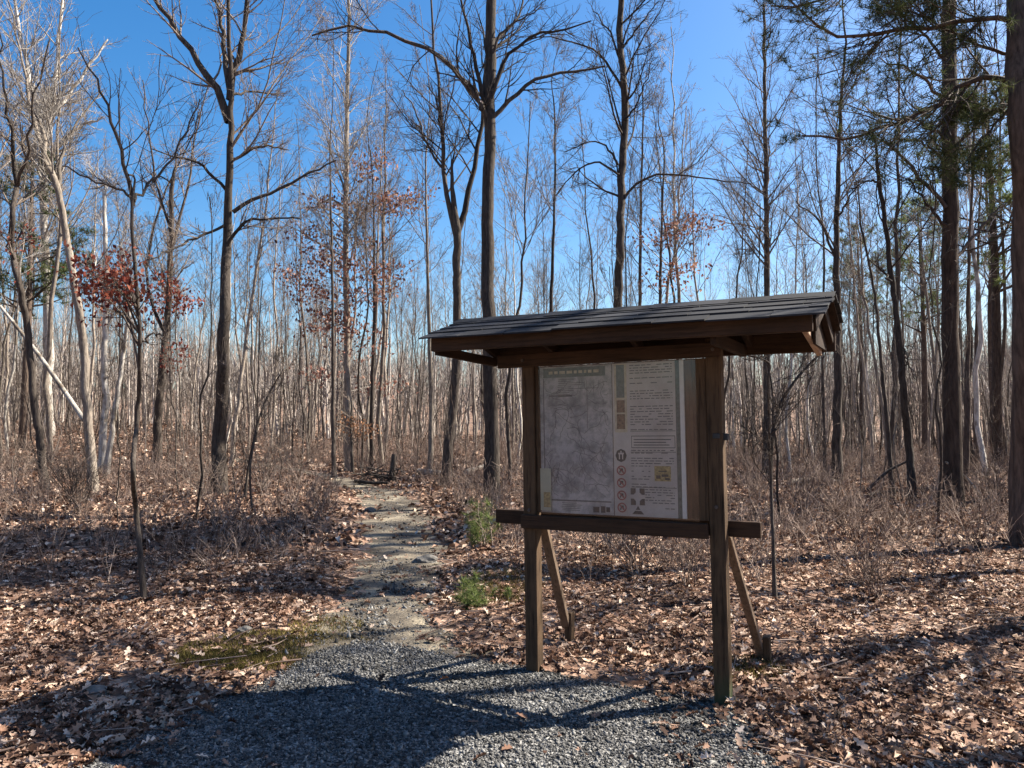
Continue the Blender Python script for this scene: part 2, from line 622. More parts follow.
x = rng.uniform(-3, 3, 190000)
y = rng.uniform(2.6, 6.6, 190000)
k = near_pad(x, y, .05)
k &= np.abs(x) < .75 * y + .3
x, y = x[k], y[k]
s = rng.gamma(2.4, .0015, len(x)) + .0018
V1, F1 = stones(np.stack([x, y, .016 + s * .25], 1), s, rng)
ty = rng.uniform(5.2, 19, 26000) ** 1.0
kk = rng.random(len(ty)) < np.clip(1.0 - (ty - 5) / 5, .14, 1)
ty = ty[kk]
tx = trail_x(ty) + rng.normal(0, .42, len(ty)) * trail_w(ty)
s2 = rng.gamma(1.8, .0034, len(ty)) + .003
V2, F2 = stones(np.stack([tx, ty, gz(tx, ty) + .006], 1), s2, rng)
gr = mk('gravel', np.vstack([V1, V2]), None, np.vstack([F1, F2 + len(V1)]), M['stone'])
tag(gr, 'loose grey gravel covering the clearing and the start of the trail', 'gravel', None, 'stuff')

# leaf litter
def litter_points(n, y0, y1, pw, g):
    yy = y0 + (y1 - y0) * g.random(n) ** pw
    xx = (g.random(n) * 2 - 1) * (.74 * yy + .8)
    return xx, yy


def trail_keep(x, y, g):
    d = np.abs(x - trail_x(y)) / trail_w(y)
    d = d + .18 * np.sin(y * 5 + x * 3)
    on = (d < 1.0) & (y < TY[-1])
    return ~on | (g.random(len(x)) < np.clip((d - .35) * .75, .05, 1))


def patchy(x, y, lo):
    return lo + (1 - lo) * sstep(-.5, .5, noise2(x, y, 1.7, 7) + .6 * noise2(x, y, 4.3, 3))


x, y = litter_points(105000, 2.4, 9.5, .75, rng)
ip = near_pad(x, y, .03)
k = ~ip | (rng.random(len(x)) < np.where(x > .7, .25, np.where(x < -1.6, .2, .04)))
k &= trail_keep(x, y, rng) & (rng.random(len(x)) < patchy(x, y, .4))
k &= (((x + 1.6) / .75) ** 2 + ((y - 5.45) / .5) ** 2 > 1) | (rng.random(len(x)) < .16)
x, y = x[k], y[k]
sz = .020 + .068 * rng.random(len(x)) ** 1.6
pos = np.stack([x, y, gz(x, y) + .012 + np.abs(rng.normal(0, .016, len(x)))], 1)
VA, FA = scatter_leaves(pos, sz, LEAF_NEAR_V, LEAF_NEAR_F, .34, rng)
x, y = litter_points(90000, 9.3, 26, .8, rng)
k = trail_keep(x, y, rng) & (rng.random(len(x)) < patchy(x, y, .35))
x, y = x[k], y[k]
pos = np.stack([x, y, gz(x, y) + .012 + np.abs(rng.normal(0, .02, len(x)))], 1)
VB, FB = scatter_leaves(pos, rng.uniform(.06, .14, len(x)), LEAF_FAR_V, LEAF_FAR_F, .5, rng)
x, y = litter_points(60000, 26, 75, .8, rng)
pos = np.stack([x, y, gz(x, y) + .03], 1)
VC, FC = scatter_leaves(pos, rng.uniform(.15, .4, len(x)), LEAF_FAR_V, LEAF_FAR_F, .4, rng)
lit = mk('leaf_litter', np.vstack([VA, VB, VC]), None, np.vstack([FA, FB + len(VA), FC + len(VA) + len(VB)]), M['litter'])
tag(lit, 'dry brown oak leaves carpeting the forest floor', 'leaves', None, 'stuff')

# fallen twigs on the leaves
x, y = litter_points(1500, 2.6, 15, .8, rng)
k = ~near_pad(x, y, .05) & (np.abs(x - trail_x(y)) > trail_w(y) * .8)
x, y = x[k], y[k]
n = len(x)
a = rng.random(n) * 6.283
L = rng.gamma(2, .12, n) + .08
c = np.stack([x, y, gz(x, y) + .03], 1)
d = np.stack([np.cos(a), np.sin(a), rng.normal(0, .06, n)], 1) * L[:, None]
tb_ = Tubes()
tb_.add(np.stack([c - d * .5, c + rng.normal(0, .02, (n, 3)) * np.array([1, 1, .3]), c + d * .5], 1), np.stack([rng.uniform(.003, .008, n), rng.uniform(.003, .006, n), np.full(n, .002)], 1), 4)
tag(tb_.build('fallen_twigs', M['brush']), 'small dead twigs strewn over the fallen leaves', 'twigs', None, 'stuff')

# moss and thin grass patch beside the trail mouth
def grass_patch(cx, cy, rx, ry, n, h0, h1, g):
    a = g.random(n) * 2 * np.pi
    r = np.sqrt(g.random(n))
    x, y = cx + rx * r * np.cos(a), cy + ry * r * np.sin(a)
    h = g.uniform(h0, h1, n)
    ya = g.random(n) * 2 * np.pi
    w = .004
    lean = g.normal(0, .5, (n, 2)) * h[:, None]
    z = gz(x, y)
    A = np.stack([x - w * np.cos(ya), y - w * np.sin(ya), z], 1)
    B = np.stack([x + w * np.cos(ya), y + w * np.sin(ya), z], 1)
    T = np.stack([x + lean[:, 0], y + lean[:, 1], z + h], 1)
    return np.stack([A, B, T], 1).reshape(-1, 3)


GV = [grass_patch(-1.6, 5.45, .72, .45, 9000, .008, .028, rng), grass_patch(-1.9, 5.2, .4, .22, 3000, .01, .035, rng), grass_patch(-1.45, 6.1, .3, .3, 900, .015, .05, rng),
      grass_patch(-.05, 7.4, .35, .8, 1200, .03, .10, rng), grass_patch(1.5, 5.0, .25, .2, 700, .02, .07, rng)]
GV = np.vstack(GV)
M['moss'] = island('olive_moss', [(0, (.07, .05, .016)), (.5, (.13, .10, .028)), (1, (.24, .20, .06))], .2)
ms = mk('moss', GV, None, np.arange(len(GV)).reshape(-1, 3), M['moss'])
tag(ms, 'olive moss and short grass beside the gravel', 'moss', None, 'stuff')


# ------------------------------------------------------------------ information kiosk
YAW = R(-28.7)
PL, PR = np.array([.16, 4.97]), np.array([1.2, 4.40])
mid = (PL + PR) / 2
W2 = .595
kiosk = empty('trail_kiosk', (mid[0] - .014, mid[1], 0), 'roofed wooden notice board with faded map at the trail mouth', 'notice board', None,
              (0, R(-.85), YAW))


def board(bm, a, b_, w, t, up=(0, 0, 1), bev=.004):
    """a plank from a to b: width w along 'up', thickness t across"""
    a, b_ = Vector(a), Vector(b_)
    d = (b_ - a)
    L = d.length
    d.normalize()
    upv = Vector(up)
    side = d.cross(upv).normalized()
    upv = side.cross(d).normalized()
    r = bmesh.ops.create_cube(bm, size=1.0)
    mx = Matrix((d, side, upv)).transposed().to_4x4()
    mx.translation = (a + b_) / 2
    bmesh.ops.transform(bm, matrix=mx @ Matrix.Diagonal((L, t, w, 1)), verts=r['verts'])
    if bev:
        es = list({e for v_ in r['verts'] for e in v_.link_edges})
        bmesh.ops.bevel(bm, geom=es, offset=bev, segments=1, affect='EDGES')


def part(name, fn, material, parent, jitter=0.0):
    bm = bmesh.new()
    fn(bm)
    if jitter:
        for v_ in bm.verts:
            v_.co += Vector(rng.normal(0, jitter, 3))
    me = bpy.data.meshes.new(name)
    bm.to_mesh(me)
    bm.free()
    me.materials.append(material)
    o = bpy.data.objects.new(name, me)
    COL.objects.link(o)
    o.parent = parent
    return o


M['bolt'] = plain('rusty_bolt_steel', (.09, .07, .06), .6)
PW = .086
lp = part('post', lambda bm: board(bm, (-W2, 0, -.25), (-W2, 0, 1.955), PW, PW, (0, 1, 0), .006), M['wood_z'], kiosk)
rp = part('post', lambda bm: board(bm, (W2, 0, -.25), (W2, 0, 2.06), PW, PW, (0, 1, 0), .006), M['wood_moss'], kiosk)
rp['label'] = 'wooden post with green moss at its foot'
part('top_beam', lambda bm: board(bm, (-W2 - .2, -.064, 1.99), (W2 + .05, -.064, 1.99), .085, .036), M['wood_x'], kiosk)
part('bottom_trim', lambda bm: board(bm, (-W2 - .044, -.062, .965), (W2 - .046, -.062, .965), .085, .034), M['wood_x'], kiosk)
part('cross_rail', lambda bm: board(bm, (-W2 - .30, .066, .975), (W2 + .22, .066, .97), .09, .042), M['wood_x'], kiosk)
part('backing_board', lambda bm: board(bm, (-W2 + .045, .012, 1.485), (W2 - .045, .012, 1.485), .93, .018, bev=0), M['ply'], kiosk)
part('frame_strip', lambda bm: board(bm, (-W2 + .056, -.012, 1.02), (-W2 + .056, -.012, 1.95), .022, .02, (1, 0, 0), .002), M['wood_z'], kiosk)
part('frame_strip', lambda bm: board(bm, (W2 - .073, -.022, 1.02), (W2 - .073, -.022, 1.945), .056, .034, (1, 0, 0), .002), M['wood_z'], kiosk)
# braces and stakes behind
part('brace', lambda bm: board(bm, (W2 + .015, .115, .925), (W2 + .03, .93, .02), .05, .038, (1, 0, 0)), M['wood_grey'], kiosk)
part('brace', lambda bm: board(bm, (-W2 + .02, .115, .925), (-W2 - .08, .66, .13), .06, .038, (1, 0, 0)), M['wood_grey'], kiosk)
part('stake', lambda bm: board(bm, (-W2 - .06, .665, -.15), (-W2 - .055, .665, .24), .07, .05, (0, 1, 0)), M['wood_z'], kiosk)
part('stake', lambda bm: board(bm, (W2 + .075, .90, -.15), (W2 + .075, .88, .17), .06, .045, (0, 1, 0)), M['wood_z'], kiosk)

for bx_, bz_ in ((-W2, 1.035), (W2, 1.10), (-W2 - .012, 1.99), (W2 + .012, 1.99)):
    def bolt_fn(bm):
        r_ = bmesh.ops.create_cone(bm, cap_ends=True, segments=10, radius1=.011, radius2=.009, depth=.012)
        y_ = -.087 if bz_ > 1.5 else -.048
        bmesh.ops.transform(bm, matrix=Matrix.Translation((bx_, y_, bz_)) @ Matrix.Rotation(R(90), 4, 'X'), verts=r_['verts'])
    part('bolt', bolt_fn, M['bolt'], kiosk)

# roof: gable with its ridge over the posts
XA, XB = -W2 - .57, W2 + .63
ZR, ZE, HB = 2.262, 2.125, .42
roof = part('roof_deck', lambda bm: [board(bm, ((XA + XB) / 2, s * .004, ZR), ((XA + XB) / 2, s * HB, ZE), XB - XA - .04, .016, (1, 0, 0), 0)
                                     for s in (-1, 1)], M['wood_y'], kiosk)


def shingle_fn(bm):
    rows = 4
    for s in (-1, 1):
        for rI in range(rows):
            f0, f1 = rI / rows, (rI + 1) / rows + .05
            x = XA - random.uniform(0, .25)
            while x < XB:
                x2 = x + random.uniform(.28, .34)
                a0, a1 = max(x, XA + random.uniform(-.004, .006)), min(x2 - .004, XB + random.uniform(-.006, .004))
                if a1 - a0 > .03:
                    dz = random.uniform(-.002, .002)
                    lift = .010 + .006 * (rows - rI) * 0 + dz
                    t0, t1 = f0, f1 + random.uniform(-.008, .008)
                    def P(t, extra):
                        return (s * (HB + .035) * t, ZR + (ZE - .0125 - ZR) * t * 1.0 + extra)
                    y0, z0 = P(t0, lift + .004)
                    y1, z1 = P(t1, lift + .012)
                    sag = -.012 * abs(math.sin(x * 2.1)) if rI == rows - 1 else 0
                    th = .009
                    vs_ = [bm.verts.new(c) for c in ((a0, y0, z0), (a1, y0, z0), (a1, y1, z1 + sag), (a0, y1, z1 + sag),
                                                    (a0, y0, z0 - th), (a1, y0, z0 - th), (a1, y1, z1 + sag - th), (a0, y1, z1 + sag - th))]
                    for q in ((0, 1, 2, 3), (7, 6, 5, 4), (0, 4, 5, 1), (1, 5, 6, 2), (2, 6, 7, 3), (3, 7, 4, 0)):
                        bm.faces.new([vs_[i] for i in q])
                x = x2
    # ridge caps
    x = XA
    while x < XB - .05:
        x2 = min(x + .24, XB)
        h = ZR + .030 + random.uniform(-.002, .003)
        vs_ = [bm.verts.new(c) for c in ((x, -.10, h - .038), (x2, -.10, h - .041), (x2, 0, h - .003), (x, 0, h), (x, .10, h - .038), (x2, .10, h - .041))]
        bm.faces.new([vs_[0], vs_[1], vs_[2], vs_[3]])
        bm.faces.new([vs_[3], vs_[2], vs_[5], vs_[4]])
        x = x2 - .01
    bmesh.ops.recalc_face_normals(bm, faces=bm.faces[:])


part('shingles', shingle_fn, M['shingle'], kiosk)
part('fascia', lambda bm: board(bm, (XA + .05, -HB + .022, 2.077), (XB - .07, -HB + .022, 2.077), .085, .036), M['wood_x'], kiosk)
part('fascia', lambda bm: board(bm, (XA + .05, HB - .022, 2.057), (XB - .05, HB - .022, 2.057), .12, .036), M['wood_x'], kiosk)
for xr in (XA + .085, -W2 - .02, 0.0, W2 + .10):
    part('rafter', lambda bm: [board(bm, (xr, s * .02, ZR - .062), (xr, s * (HB - .045), ZE - .052), .07, .036, (0, 0, 1)) for s in (-1, 1)], M['wood_y'], kiosk)
part('tie_beam', lambda bm: board(bm, (XA + .068, -HB + .045, 2.045), (XA + .068, HB - .045, 2.015), .06, .034), M['wood_y'], kiosk)
part('tie_beam', lambda bm: board(bm, (W2 + .05 + .012, -HB + .045, 2.03), (W2 + .05 + .012, HB - .045, 2.02), .07, .034), M['wood_y'], kiosk)
# gable end on the right: dark end rafters and one board paled for sunlight
part('end_rafter', lambda bm: [board(bm, (XB - .075, s * .02, ZR - .055), (XB - .075, s * (HB - .05), ZE - .055), .07, .036, (0, 0, 1)) for s in (-1, 1)], M['wood_y'], kiosk)
def gable_fn(bm):
    for x_ in (XB - .052, XB - .066):
        pass
    prof = [(-.10, 2.0), (HB - .045, 2.0), (HB - .045, ZE - .075), (0, ZR - .075), (-.10, ZR - .11)]
    a_ = [bm.verts.new((XB - .094, y_, z_)) for y_, z_ in prof]
    b_ = [bm.verts.new((XB - .108, y_, z_)) for y_, z_ in prof]
    bm.faces.new(a_)
    bm.faces.new(b_[::-1])
    for i_ in range(5):
        j_ = (i_ + 1) % 5
        bm.faces.new((a_[j_], a_[i_], b_[i_], b_[j_]))


part('gable_panel', gable_fn, M['wood_y'], kiosk)
gb = part('gable_board', lambda bm: board(bm, (XB - .135, -HB + .045, 2.10), (XB - .128, HB - .12, 1.985), .04, .03), M['wood_sunlit'], kiosk)
gb['label'] = 'board under the right gable, coloured pale for sunlight'

for o_ in list(kiosk.children):
    if o_.name.split('.')[0] in ('roof_deck', 'shingles', 'fascia', 'rafter', 'tie_beam', 'end_rafter', 'gable_panel', 'gable_board'):
        o_.rotation_euler = (0, R(.75), 0)

# notices
def paper(name, stops, sc):
    m_, nt, b = mat(name)
    mp = coords(nt, sc)
    n = noise(nt, mp.outputs[0], 6, 8, .7)
    r = ramp(nt, stops)
    nt.links.new(n.outputs[0], r.inputs[0])
    n2 = noise(nt, mp.outputs[0], 1.3, 3)
    r2 = ramp(nt, [(.3, (.72, .72, .75)), (.7, (1.08, 1.05, 1.0))])
    nt.links.new(n2.outputs[0], r2.inputs[0])
    nt.links.new(mixc(nt, 1.0, r.outputs[0], r2.outputs[0], 'MULTIPLY'), b.inputs['Base Color'])
    b.inputs['Roughness'].default_value = .6
    return m_


M['map'] = paper('faded_map_print', [(.3, (.11, .115, .12)), (.45, (.21, .212, .215)), (.58, (.34, .337, .328)), (.72, (.18, .185, .18))], (1.6, 1, 1.6))
M['sheet'] = paper('faded_notice_paper', [(.3, (.29, .275, .25)), (.7, (.42, .395, .36))], (1, 1, 1))
M['ink'] = plain('black_ink', (.045, .045, .045))
M['ink_grey'] = plain('grey_ink', (.085, .083, .08))
M['ink_red'] = plain('red_ink', (.19, .065, .06))
M['cream'] = plain('cream_print', (.33, .29, .21))
M['tan'] = plain('brown_photo_print', (.12, .075, .05), var=.6, scale=60)
M['green'] = plain('dull_green_print', (.085, .10, .09), var=.3, scale=50)
M['yellow'] = plain('yellow_print', (.22, .175, .085), var=.5, scale=70)
M['white_strip'] = plain('white_trim_plastic', (.45, .44, .41), .5, .08)

YP = -.002          # face of the papers


def sheet_box(x0, x1, z0, z1, y, t):
    def f(bm):
        board(bm, (x0, y, (z0 + z1) / 2), (x1, y, (z0 + z1) / 2), z1 - z0, t, bev=0)
    return f


def marks(name, rects, material, parent, y):
    """flat printed shapes on one paper: rects (x0,x1,z0,z1) or polygons"""
    def f(bm):
        for rc in rects:
            if isinstance(rc, tuple):
                x0, x1, z0, z1 = rc
                pts = ((x0, z0), (x1, z0), (x1, z1), (x0, z1))
            else:
                pts = rc
            bm.faces.new([bm.verts.new((px, y, pz)) for px, pz in pts])
    return part(name, f, material, parent)


mapp = part('map_poster', sheet_box(-.525, -.035, 1.022, 1.945, YP, .004), M['map'], kiosk)
mapp['label'] = 'large faded grey trail map'
y1_, y2_ = YP - .0035, YP - .005
marks('map_header', [(-.50, -.075, 1.875, 1.935)], M['green'], mapp, y1_)
hd = []
x = -.46
while x < -.14:
    w = random.uniform(.012, .04)
    hd.append((x, x + w, 1.897, 1.915))
    x += w + .012
marks('map_title_marks', hd, M['cream'], mapp, y2_)
lines = [(-.46, -.30, 1.755, 1.762), (-.30, -.12, 1.80, 1.803), (-.50, -.05, 1.098, 1.106), (-.502, -.496, 1.05, 1.87), (-.20, -.197, 1.55, 1.85)]
for k in range(10):
    z = 1.86 - .012 * k
    lines.append((-.40 + .01 * random.random(), -.33 + .12 * random.random(), z, z + .003))
for k in range(5):
    z = 1.085 - .011 * k
    lines.append((-.38, -.30 + .1 * random.random(), z, z + .003))
marks('map_lines', lines, M['ink_grey'], mapp, y1_)
# winding contour and trail lines of the map
cont = []
for k in range(70):
    x, z = random.uniform(-.49, -.06), random.uniform(1.14, 1.84)
    a = random.uniform(0, 6.28)
    for s in range(random.randint(5, 16)):
        L = .016
        x2, z2 = x + L * math.cos(a), z + L * math.sin(a)
        if not (-.495 < x2 < -.05 and 1.125 < z2 < 1.86):
            break
        nx_, nz_ = -math.sin(a) * .0012, math.cos(a) * .0012
        cont.append([(x - nx_, z - nz_), (x2 - nx_, z2 - nz_), (x2 + nx_, z2 + nz_), (x + nx_, z + nz_)])
        x, z = x2, z2
        a += random.uniform(-.6, .6)
marks('map_contours', cont, plain('contour_ink', (.08, .083, .085)), mapp, y2_)
marks('map_legend_marks', [(-.17, -.13, 1.035, 1.07), (-.12, -.09, 1.035, 1.075), (-.085, -.06, 1.04, 1.07)], M['ink'], mapp, y1_)

sh = part('notice_sheet', sheet_box(-.03, .362, 1.022, 1.945, YP, .004), M['sheet'], kiosk)
sh['label'] = 'faded white notice with pictograms'
marks('photo_column_border', [(-.018, .062, 1.525, 1.94)], M['cream'], sh, y1_)
marks('photo_print', [(-.004, .048, 1.735, 1.935)], M['green'], sh, y2_)
marks('photo_print', [(-.004, .048, 1.645, 1.72)], M['tan'], sh, y2_)
marks('photo_print', [(-.004, .048, 1.545, 1.635)], M['tan'], sh, y2_)
tx_ = []
z = 1.925
while z > 1.06:
    if not (1.42 < z < 1.53):
        x = .082
        xe = .345 if z > 1.33 else (.20 if z > 1.2 else .345)
        if z < 1.19:
            x = .165
        if random.random() < .82:
            while x < xe:
                w = random.uniform(.01, .045)
                if random.random() < .85:
                    tx_.append((x, min(x + w, xe), z, z + .0052))
                x += w + .008
    z -= .0155
marks('text_lines', tx_, M['ink_grey'], sh, y1_)
fr = [(.085, .355, 1.50, 1.504), (.085, .355, 1.43, 1.434), (.085, .088, 1.434, 1.50), (.352, .355, 1.434, 1.50),
      (.10, .33, 1.478, 1.483), (.10, .30, 1.462, 1.467), (.10, .32, 1.446, 1.451), (.08, .358, 1.53, 1.533), (.08, .358, 1.405, 1.408), (.08, .358, 1.195, 1.198)]
marks('boxed_lines', fr, M['ink'], sh, y1_)


def ring(cx, cz, r0, r1, n=16):
    out = []
    for i in range(n):
        a, b_ = 2 * math.pi * i / n, 2 * math.pi * (i + 1) / n
        out.append([(cx + r0 * math.cos(a), cz + r0 * math.sin(a)), (cx + r1 * math.cos(a), cz + r1 * math.sin(a)),
                    (cx + r1 * math.cos(b_), cz + r1 * math.sin(b_)), (cx + r0 * math.cos(b_), cz + r0 * math.sin(b_))])
    return out


# round badge, four barred rings, a notched cross and a triangle
marks('badge', [[(.018 + .036 * math.cos(a), 1.385 + .040 * math.sin(a)) for a in np.linspace(0, 2 * math.pi, 9)[:-1]]], M['ink'], sh, y1_)
marks('badge_figure', [(.004, .012, 1.362, 1.392), (.024, .032, 1.362, 1.392), (.0, .036, 1.392, 1.402), (.014, .022, 1.402, 1.414)], M['sheet'], sh, y2_)
for cz in (1.295, 1.22, 1.145, 1.072):
    rs = ring(.018, cz, .022, .030)
    rs.append([(.0, cz + .014), (.004, cz + .020), (.036, cz - .014), (.032, cz - .020)])
    marks('prohibition_ring', rs, M['ink_red'], sh, y2_)
    marks('pictogram', [(.008, .028, cz - .006, cz + .012), (.004, .012, cz - .014, cz - .006), (.022, .032, cz - .014, cz - .004)], M['ink'], sh, y1_)
cx, cz = .118, 1.140
cr = [[(cx - .044, cz - .05), (cx - .012, cz - .05), (cx - .012, cz - .026), (cx - .026, cz - .012), (cx - .044, cz - .012)]]
cr += [[(2 * cx - p, q) for p, q in reversed(cr[0])]]
cr += [[(p, 2 * cz - q) for p, q in reversed(c)] for c in cr[:2]]
marks('cross_emblem', cr, M['ink'], sh, y1_)
marks('triangle_emblem', [[(.082, 1.036), (.156, 1.036), (.138, 1.056), (.10, 1.056)], [(.104, 1.062), (.134, 1.062), (.119, 1.086)]], M['ink'], sh, y1_)
marks('yellow_picture', [(.225, .325, 1.235, 1.325)], M['yellow'], sh, y1_)
marks('yellow_picture_marks', [(.235, .262, 1.25, 1.27), (.27, .31, 1.262, 1.276), (.25, .30, 1.29, 1.297), (.29, .318, 1.243, 1.255)], M['ink'], sh, y2_)
part('edge_band', sheet_box(.364, .388, 1.022, 1.945, YP, .004), M['green'], kiosk)
part('white_trim', sheet_box(.390, .416, 1.022, 1.945, YP - .003, .010), M['white_strip'], kiosk)
lf = part('leaflet', sheet_box(-.548, -.452, 1.035, 1.30, YP - .010, .003), paper('pale_green_leaflet', [(.3, (.24, .26, .20)), (.7, (.32, .33, .26))], (1, 1, 1)), kiosk)
marks('leaflet_print', [(-.505, -.457, 1.055, 1.15)], M['yellow'], lf, YP - .0125)
mgl, nt, b = mat('scuffed_clear_plastic')
tr_ = N(nt, 'ShaderNodeBsdfTransparent')
gl_ = N(nt, 'ShaderNodeBsdfGlossy')
gl_.inputs['Roughness'].default_value = .12
mx_ = N(nt, 'ShaderNodeMixShader')
mx_.inputs[0].default_value = .03
nt.links.new(tr_.outputs[0], mx_.inputs[1])
nt.links.new(gl_.outputs[0], mx_.inputs[2])
nt.links.new(mx_.outputs[0], nt.nodes['Material Output'].inputs[0])
part('clear_pane', sheet_box(-W2 + .07, W2 - .104, 1.01, 1.946, -.022, .003), mgl, kiosk)
part('latch', lambda bm: (board(bm, (W2 - .01, -.044, 1.50), (W2 + .03, -.044, 1.50), .03, .02), board(bm, (W2 + .052, .0, 1.515), (W2 + .052, .0, 1.475), .03, .03, (0, 1, 0))), M['ink'], kiosk)


# ------------------------------------------------------------------ trees
def crown_levels(tb, curves, radii, cfg, g):
    """grow sub-branches from limb curves. cfg: list of (n, t0, t1, ang, lenf, m, up, k)"""
    P, Rd = curves, radii
    for (n, t0, t1, ang, lf_, mm, up, k) in cfg:
        P, Rd = grow(P, Rd, n, t0, t1, ang, lf_, mm, up, .14, .6, cfg_rtip[0], g)
        tb.add(P, Rd, k)
    return P, Rd


cfg_rtip = [.004]


def leaf_clumps(centres, n_each, spread, size, g):
    c = np.repeat(centres, n_each, 0)
    pos = c + g.normal(0, 1, c.shape) * np.array(spread)
    V, F = scatter_leaves(pos, g.uniform(size * .6, size * 1.3, len(pos)), LEAF_FAR_V, LEAF_FAR_F, 1.2, g)
    return V, F


def needle_clumps(centres, n_each, length, g, width=.0034):
    n = len(centres) * n_each
    c = np.repeat(centres, n_each, 0)
    d = g.normal(size=(n, 3))
    d[:, 2] += .35
    d /= np.linalg.norm(d, axis=1, keepdims=True)
    L = g.uniform(.6, 1.2, n) * length
    s = np.cross(d, g.normal(size=(n, 3)))
    s /= np.linalg.norm(s, axis=1, keepdims=True)
    tri = np.stack([c + s * width, c - s * width, c + d * L[:, None]], 1)
    return tri.reshape(-1, 3)


def hero(name, label, base, line, w0, H, bk, tw, limbs=(), n_limb=14, limb_t=(.45, .98), limb_len=.28, limb_ang=42, dens=(7, 5),
         seed=1, w_top=.35, up=.5, leaves=None, cat='tree', needles=None, zoff=0.0, rtip=.0042, flare=1.35, group=None, twigs=True, limb_bk=None):
    """base/line: outline traced as picture positions, lifted to the tree's own distance; H total height (m)"""
    g = np.random.default_rng(seed)
    p0 = hit(*base)
    Y = p0[1]
    pts = [p0] + [at(px, py, Y + g.normal(0, .12)) for px, py in line]
    pts = np.array(pts)
    top = pts[-1]
    if H > top[2] - p0[2]:
        d = pts[-1] - pts[-2]
        d = d / np.linalg.norm(d)
        d = d * .5 + np.array([0, 0, .5])
        d /= np.linalg.norm(d)
        need = H - (top[2] - p0[2])
        for s in (.5, 1):
            pts = np.vstack([pts, top + d * need * s + g.normal(0, .12, 3)])
    r0 = w0 / FPX * Y / 2
    L = np.concatenate([[0], np.cumsum(np.linalg.norm(np.diff(pts, axis=0), axis=1))])
    f = L / L[-1]
    rad = r0 * (1 - (1 - w_top) * f / max(f[len(line)], 1e-6) * 1.0)
    rad = np.where(f > f[len(line)], np.maximum(r0 * w_top * (1 - (f - f[len(line)]) / max(1e-6, 1 - f[len(line)]) * .9), .008), rad)
    C, rr = smooth_poly(pts, rad, 40)
    zz = C[:, 2] - p0[2]
    rr = rr * (1 + (flare - 1) * np.exp(-zz / (2.5 * r0 + .08)))
    rr = rr * (1 + g.normal(0, .03, len(rr)))
    C[1:] += g.normal(0, r0 * .10, C[1:].shape)
    C[0, 2] -= .15
    root = empty(name, tuple(p0), label, cat, group)
    tt = Tubes()
    tt.add(C, rr, 10)
    tt.build('trunk', bk, root, p0)
    tb = Tubes()
    tb.n = 0
    limb_P = []
    limb_R = []
    for (wl, lp_) in limbs:
        # start on trunk/another limb at the same depth; fan the far end a little in depth
        dy = g.normal(0, .6)
        q = [at(px, py, Y + dy * (k / max(1, len(lp_) - 1))) for k, (px, py) in enumerate(lp_)]
        rl = wl / FPX * Y / 2
        c, r_ = smooth_poly(q, np.linspace(rl, max(.006, rl * .3), len(q)), 12)
        c[1:] += g.normal(0, rl * .25 + .012, c[1:].shape)
        limb_P.append(c)
        limb_R.append(r_)
    if limb_P:
        if True:
            for lp1, lr1 in zip(limb_P, limb_R):
                tl_ = Tubes()
                tl_.add(lp1, lr1, 7)
                tl_.build('limb', limb_bk or bk, root, p0)
        else:
            tb.add(np.array(limb_P), np.array(limb_R), 6)
    nL = n_limb
    cfg_rtip[0] = rtip
    if nL:
        P1, R1 = grow(C[None], rr[None], nL, limb_t[0], limb_t[1], limb_ang, limb_len * 1.12, 9, up, .11, .34, .006, g)
        tb.add(P1, R1, 5)
        if limb_P:
            P1 = np.concatenate([P1, np.array([smooth_poly(c, r_, 9)[0] for c, r_ in zip(limb_P, limb_R)])])
            R1 = np.concatenate([R1, np.array([smooth_poly(c, r_, 9)[1] for c, r_ in zip(limb_P, limb_R)])])
    elif limb_P:
        P1 = np.array([smooth_poly(c, r_, 9)[0] for c, r_ in zip(limb_P, limb_R)])
        R1 = np.array([smooth_poly(c, r_, 9)[1] for c, r_ in zip(limb_P, limb_R)])
    tips = None
    if twigs:
        P2, R2 = grow(P1, R1, int(dens[0] * 1.7), .12, .98, 42, .46, 6, up * .7, .16, .42, rtip, g)
        tb.add(P2, R2, 4)
        P3, R3 = grow(P2, R2, int(dens[1] * 1.9), .1, 1.0, 40, .5, 4, up * .5, .18, .6, rtip * .7, g)
        tb.add(P3, R3, 3)
        tips = P3
    if tb.V:
        tb.build('crown', tw, root, p0)
    if leaves:
        lm, spots, n_each, spread, size = leaves
        cs = np.array([at(px, py, Y + g.normal(0, .5)) for px, py in spots])
        # twigs carrying the leaves: from the trunk towards each clump
        near = np.array([C[np.argmin(np.linalg.norm(C - (c - np.array([0, 0, .45])), axis=1))] for c in cs])
        mids = (near + cs) / 2 + np.array([0, 0, .06])
        tl = Tubes()
        tl.add(np.stack([near, mids, cs], 1), np.tile(np.array([[.012, .008, .004]]), (len(cs), 1)), 4)
        PP, RR = grow(np.stack([near, mids, cs], 1), np.tile(np.array([[.012, .008, .004]]), (len(cs), 1)), 8, .4, 1, 50, .3, 4, 0, .2, .6, .003, g, base_len=1.1)
        tl.add(PP, RR, 3)
        tl.build('leafy_branches', tw, root, p0)
        jit = np.concatenate([cs, cs, PP[:, -1]])
        V, F = leaf_clumps(jit, n_each, spread, size, g)
        mk('leaves', V - p0, None, F, lm, root)
    if needles:
        nm, n_each, ln, keep = needles
        ends = tips[g.random(len(tips)) < keep]
        cs = np.concatenate([ends[:, -1], ends[:, 2]])
        V = needle_clumps(cs, n_each, ln, g)
        mk('needles', V - p0, None, np.arange(len(V)).reshape(-1, 3), nm, root)
    return root


BD, BB, BG, BP, BN = M['bark_dark'], M['bark_brown'], M['bark_grey'], M['bark_pale'], M['bark_pine']
KTW, KTP, KTD = M['twig'], M['twig_pale'], M['twig_dark']

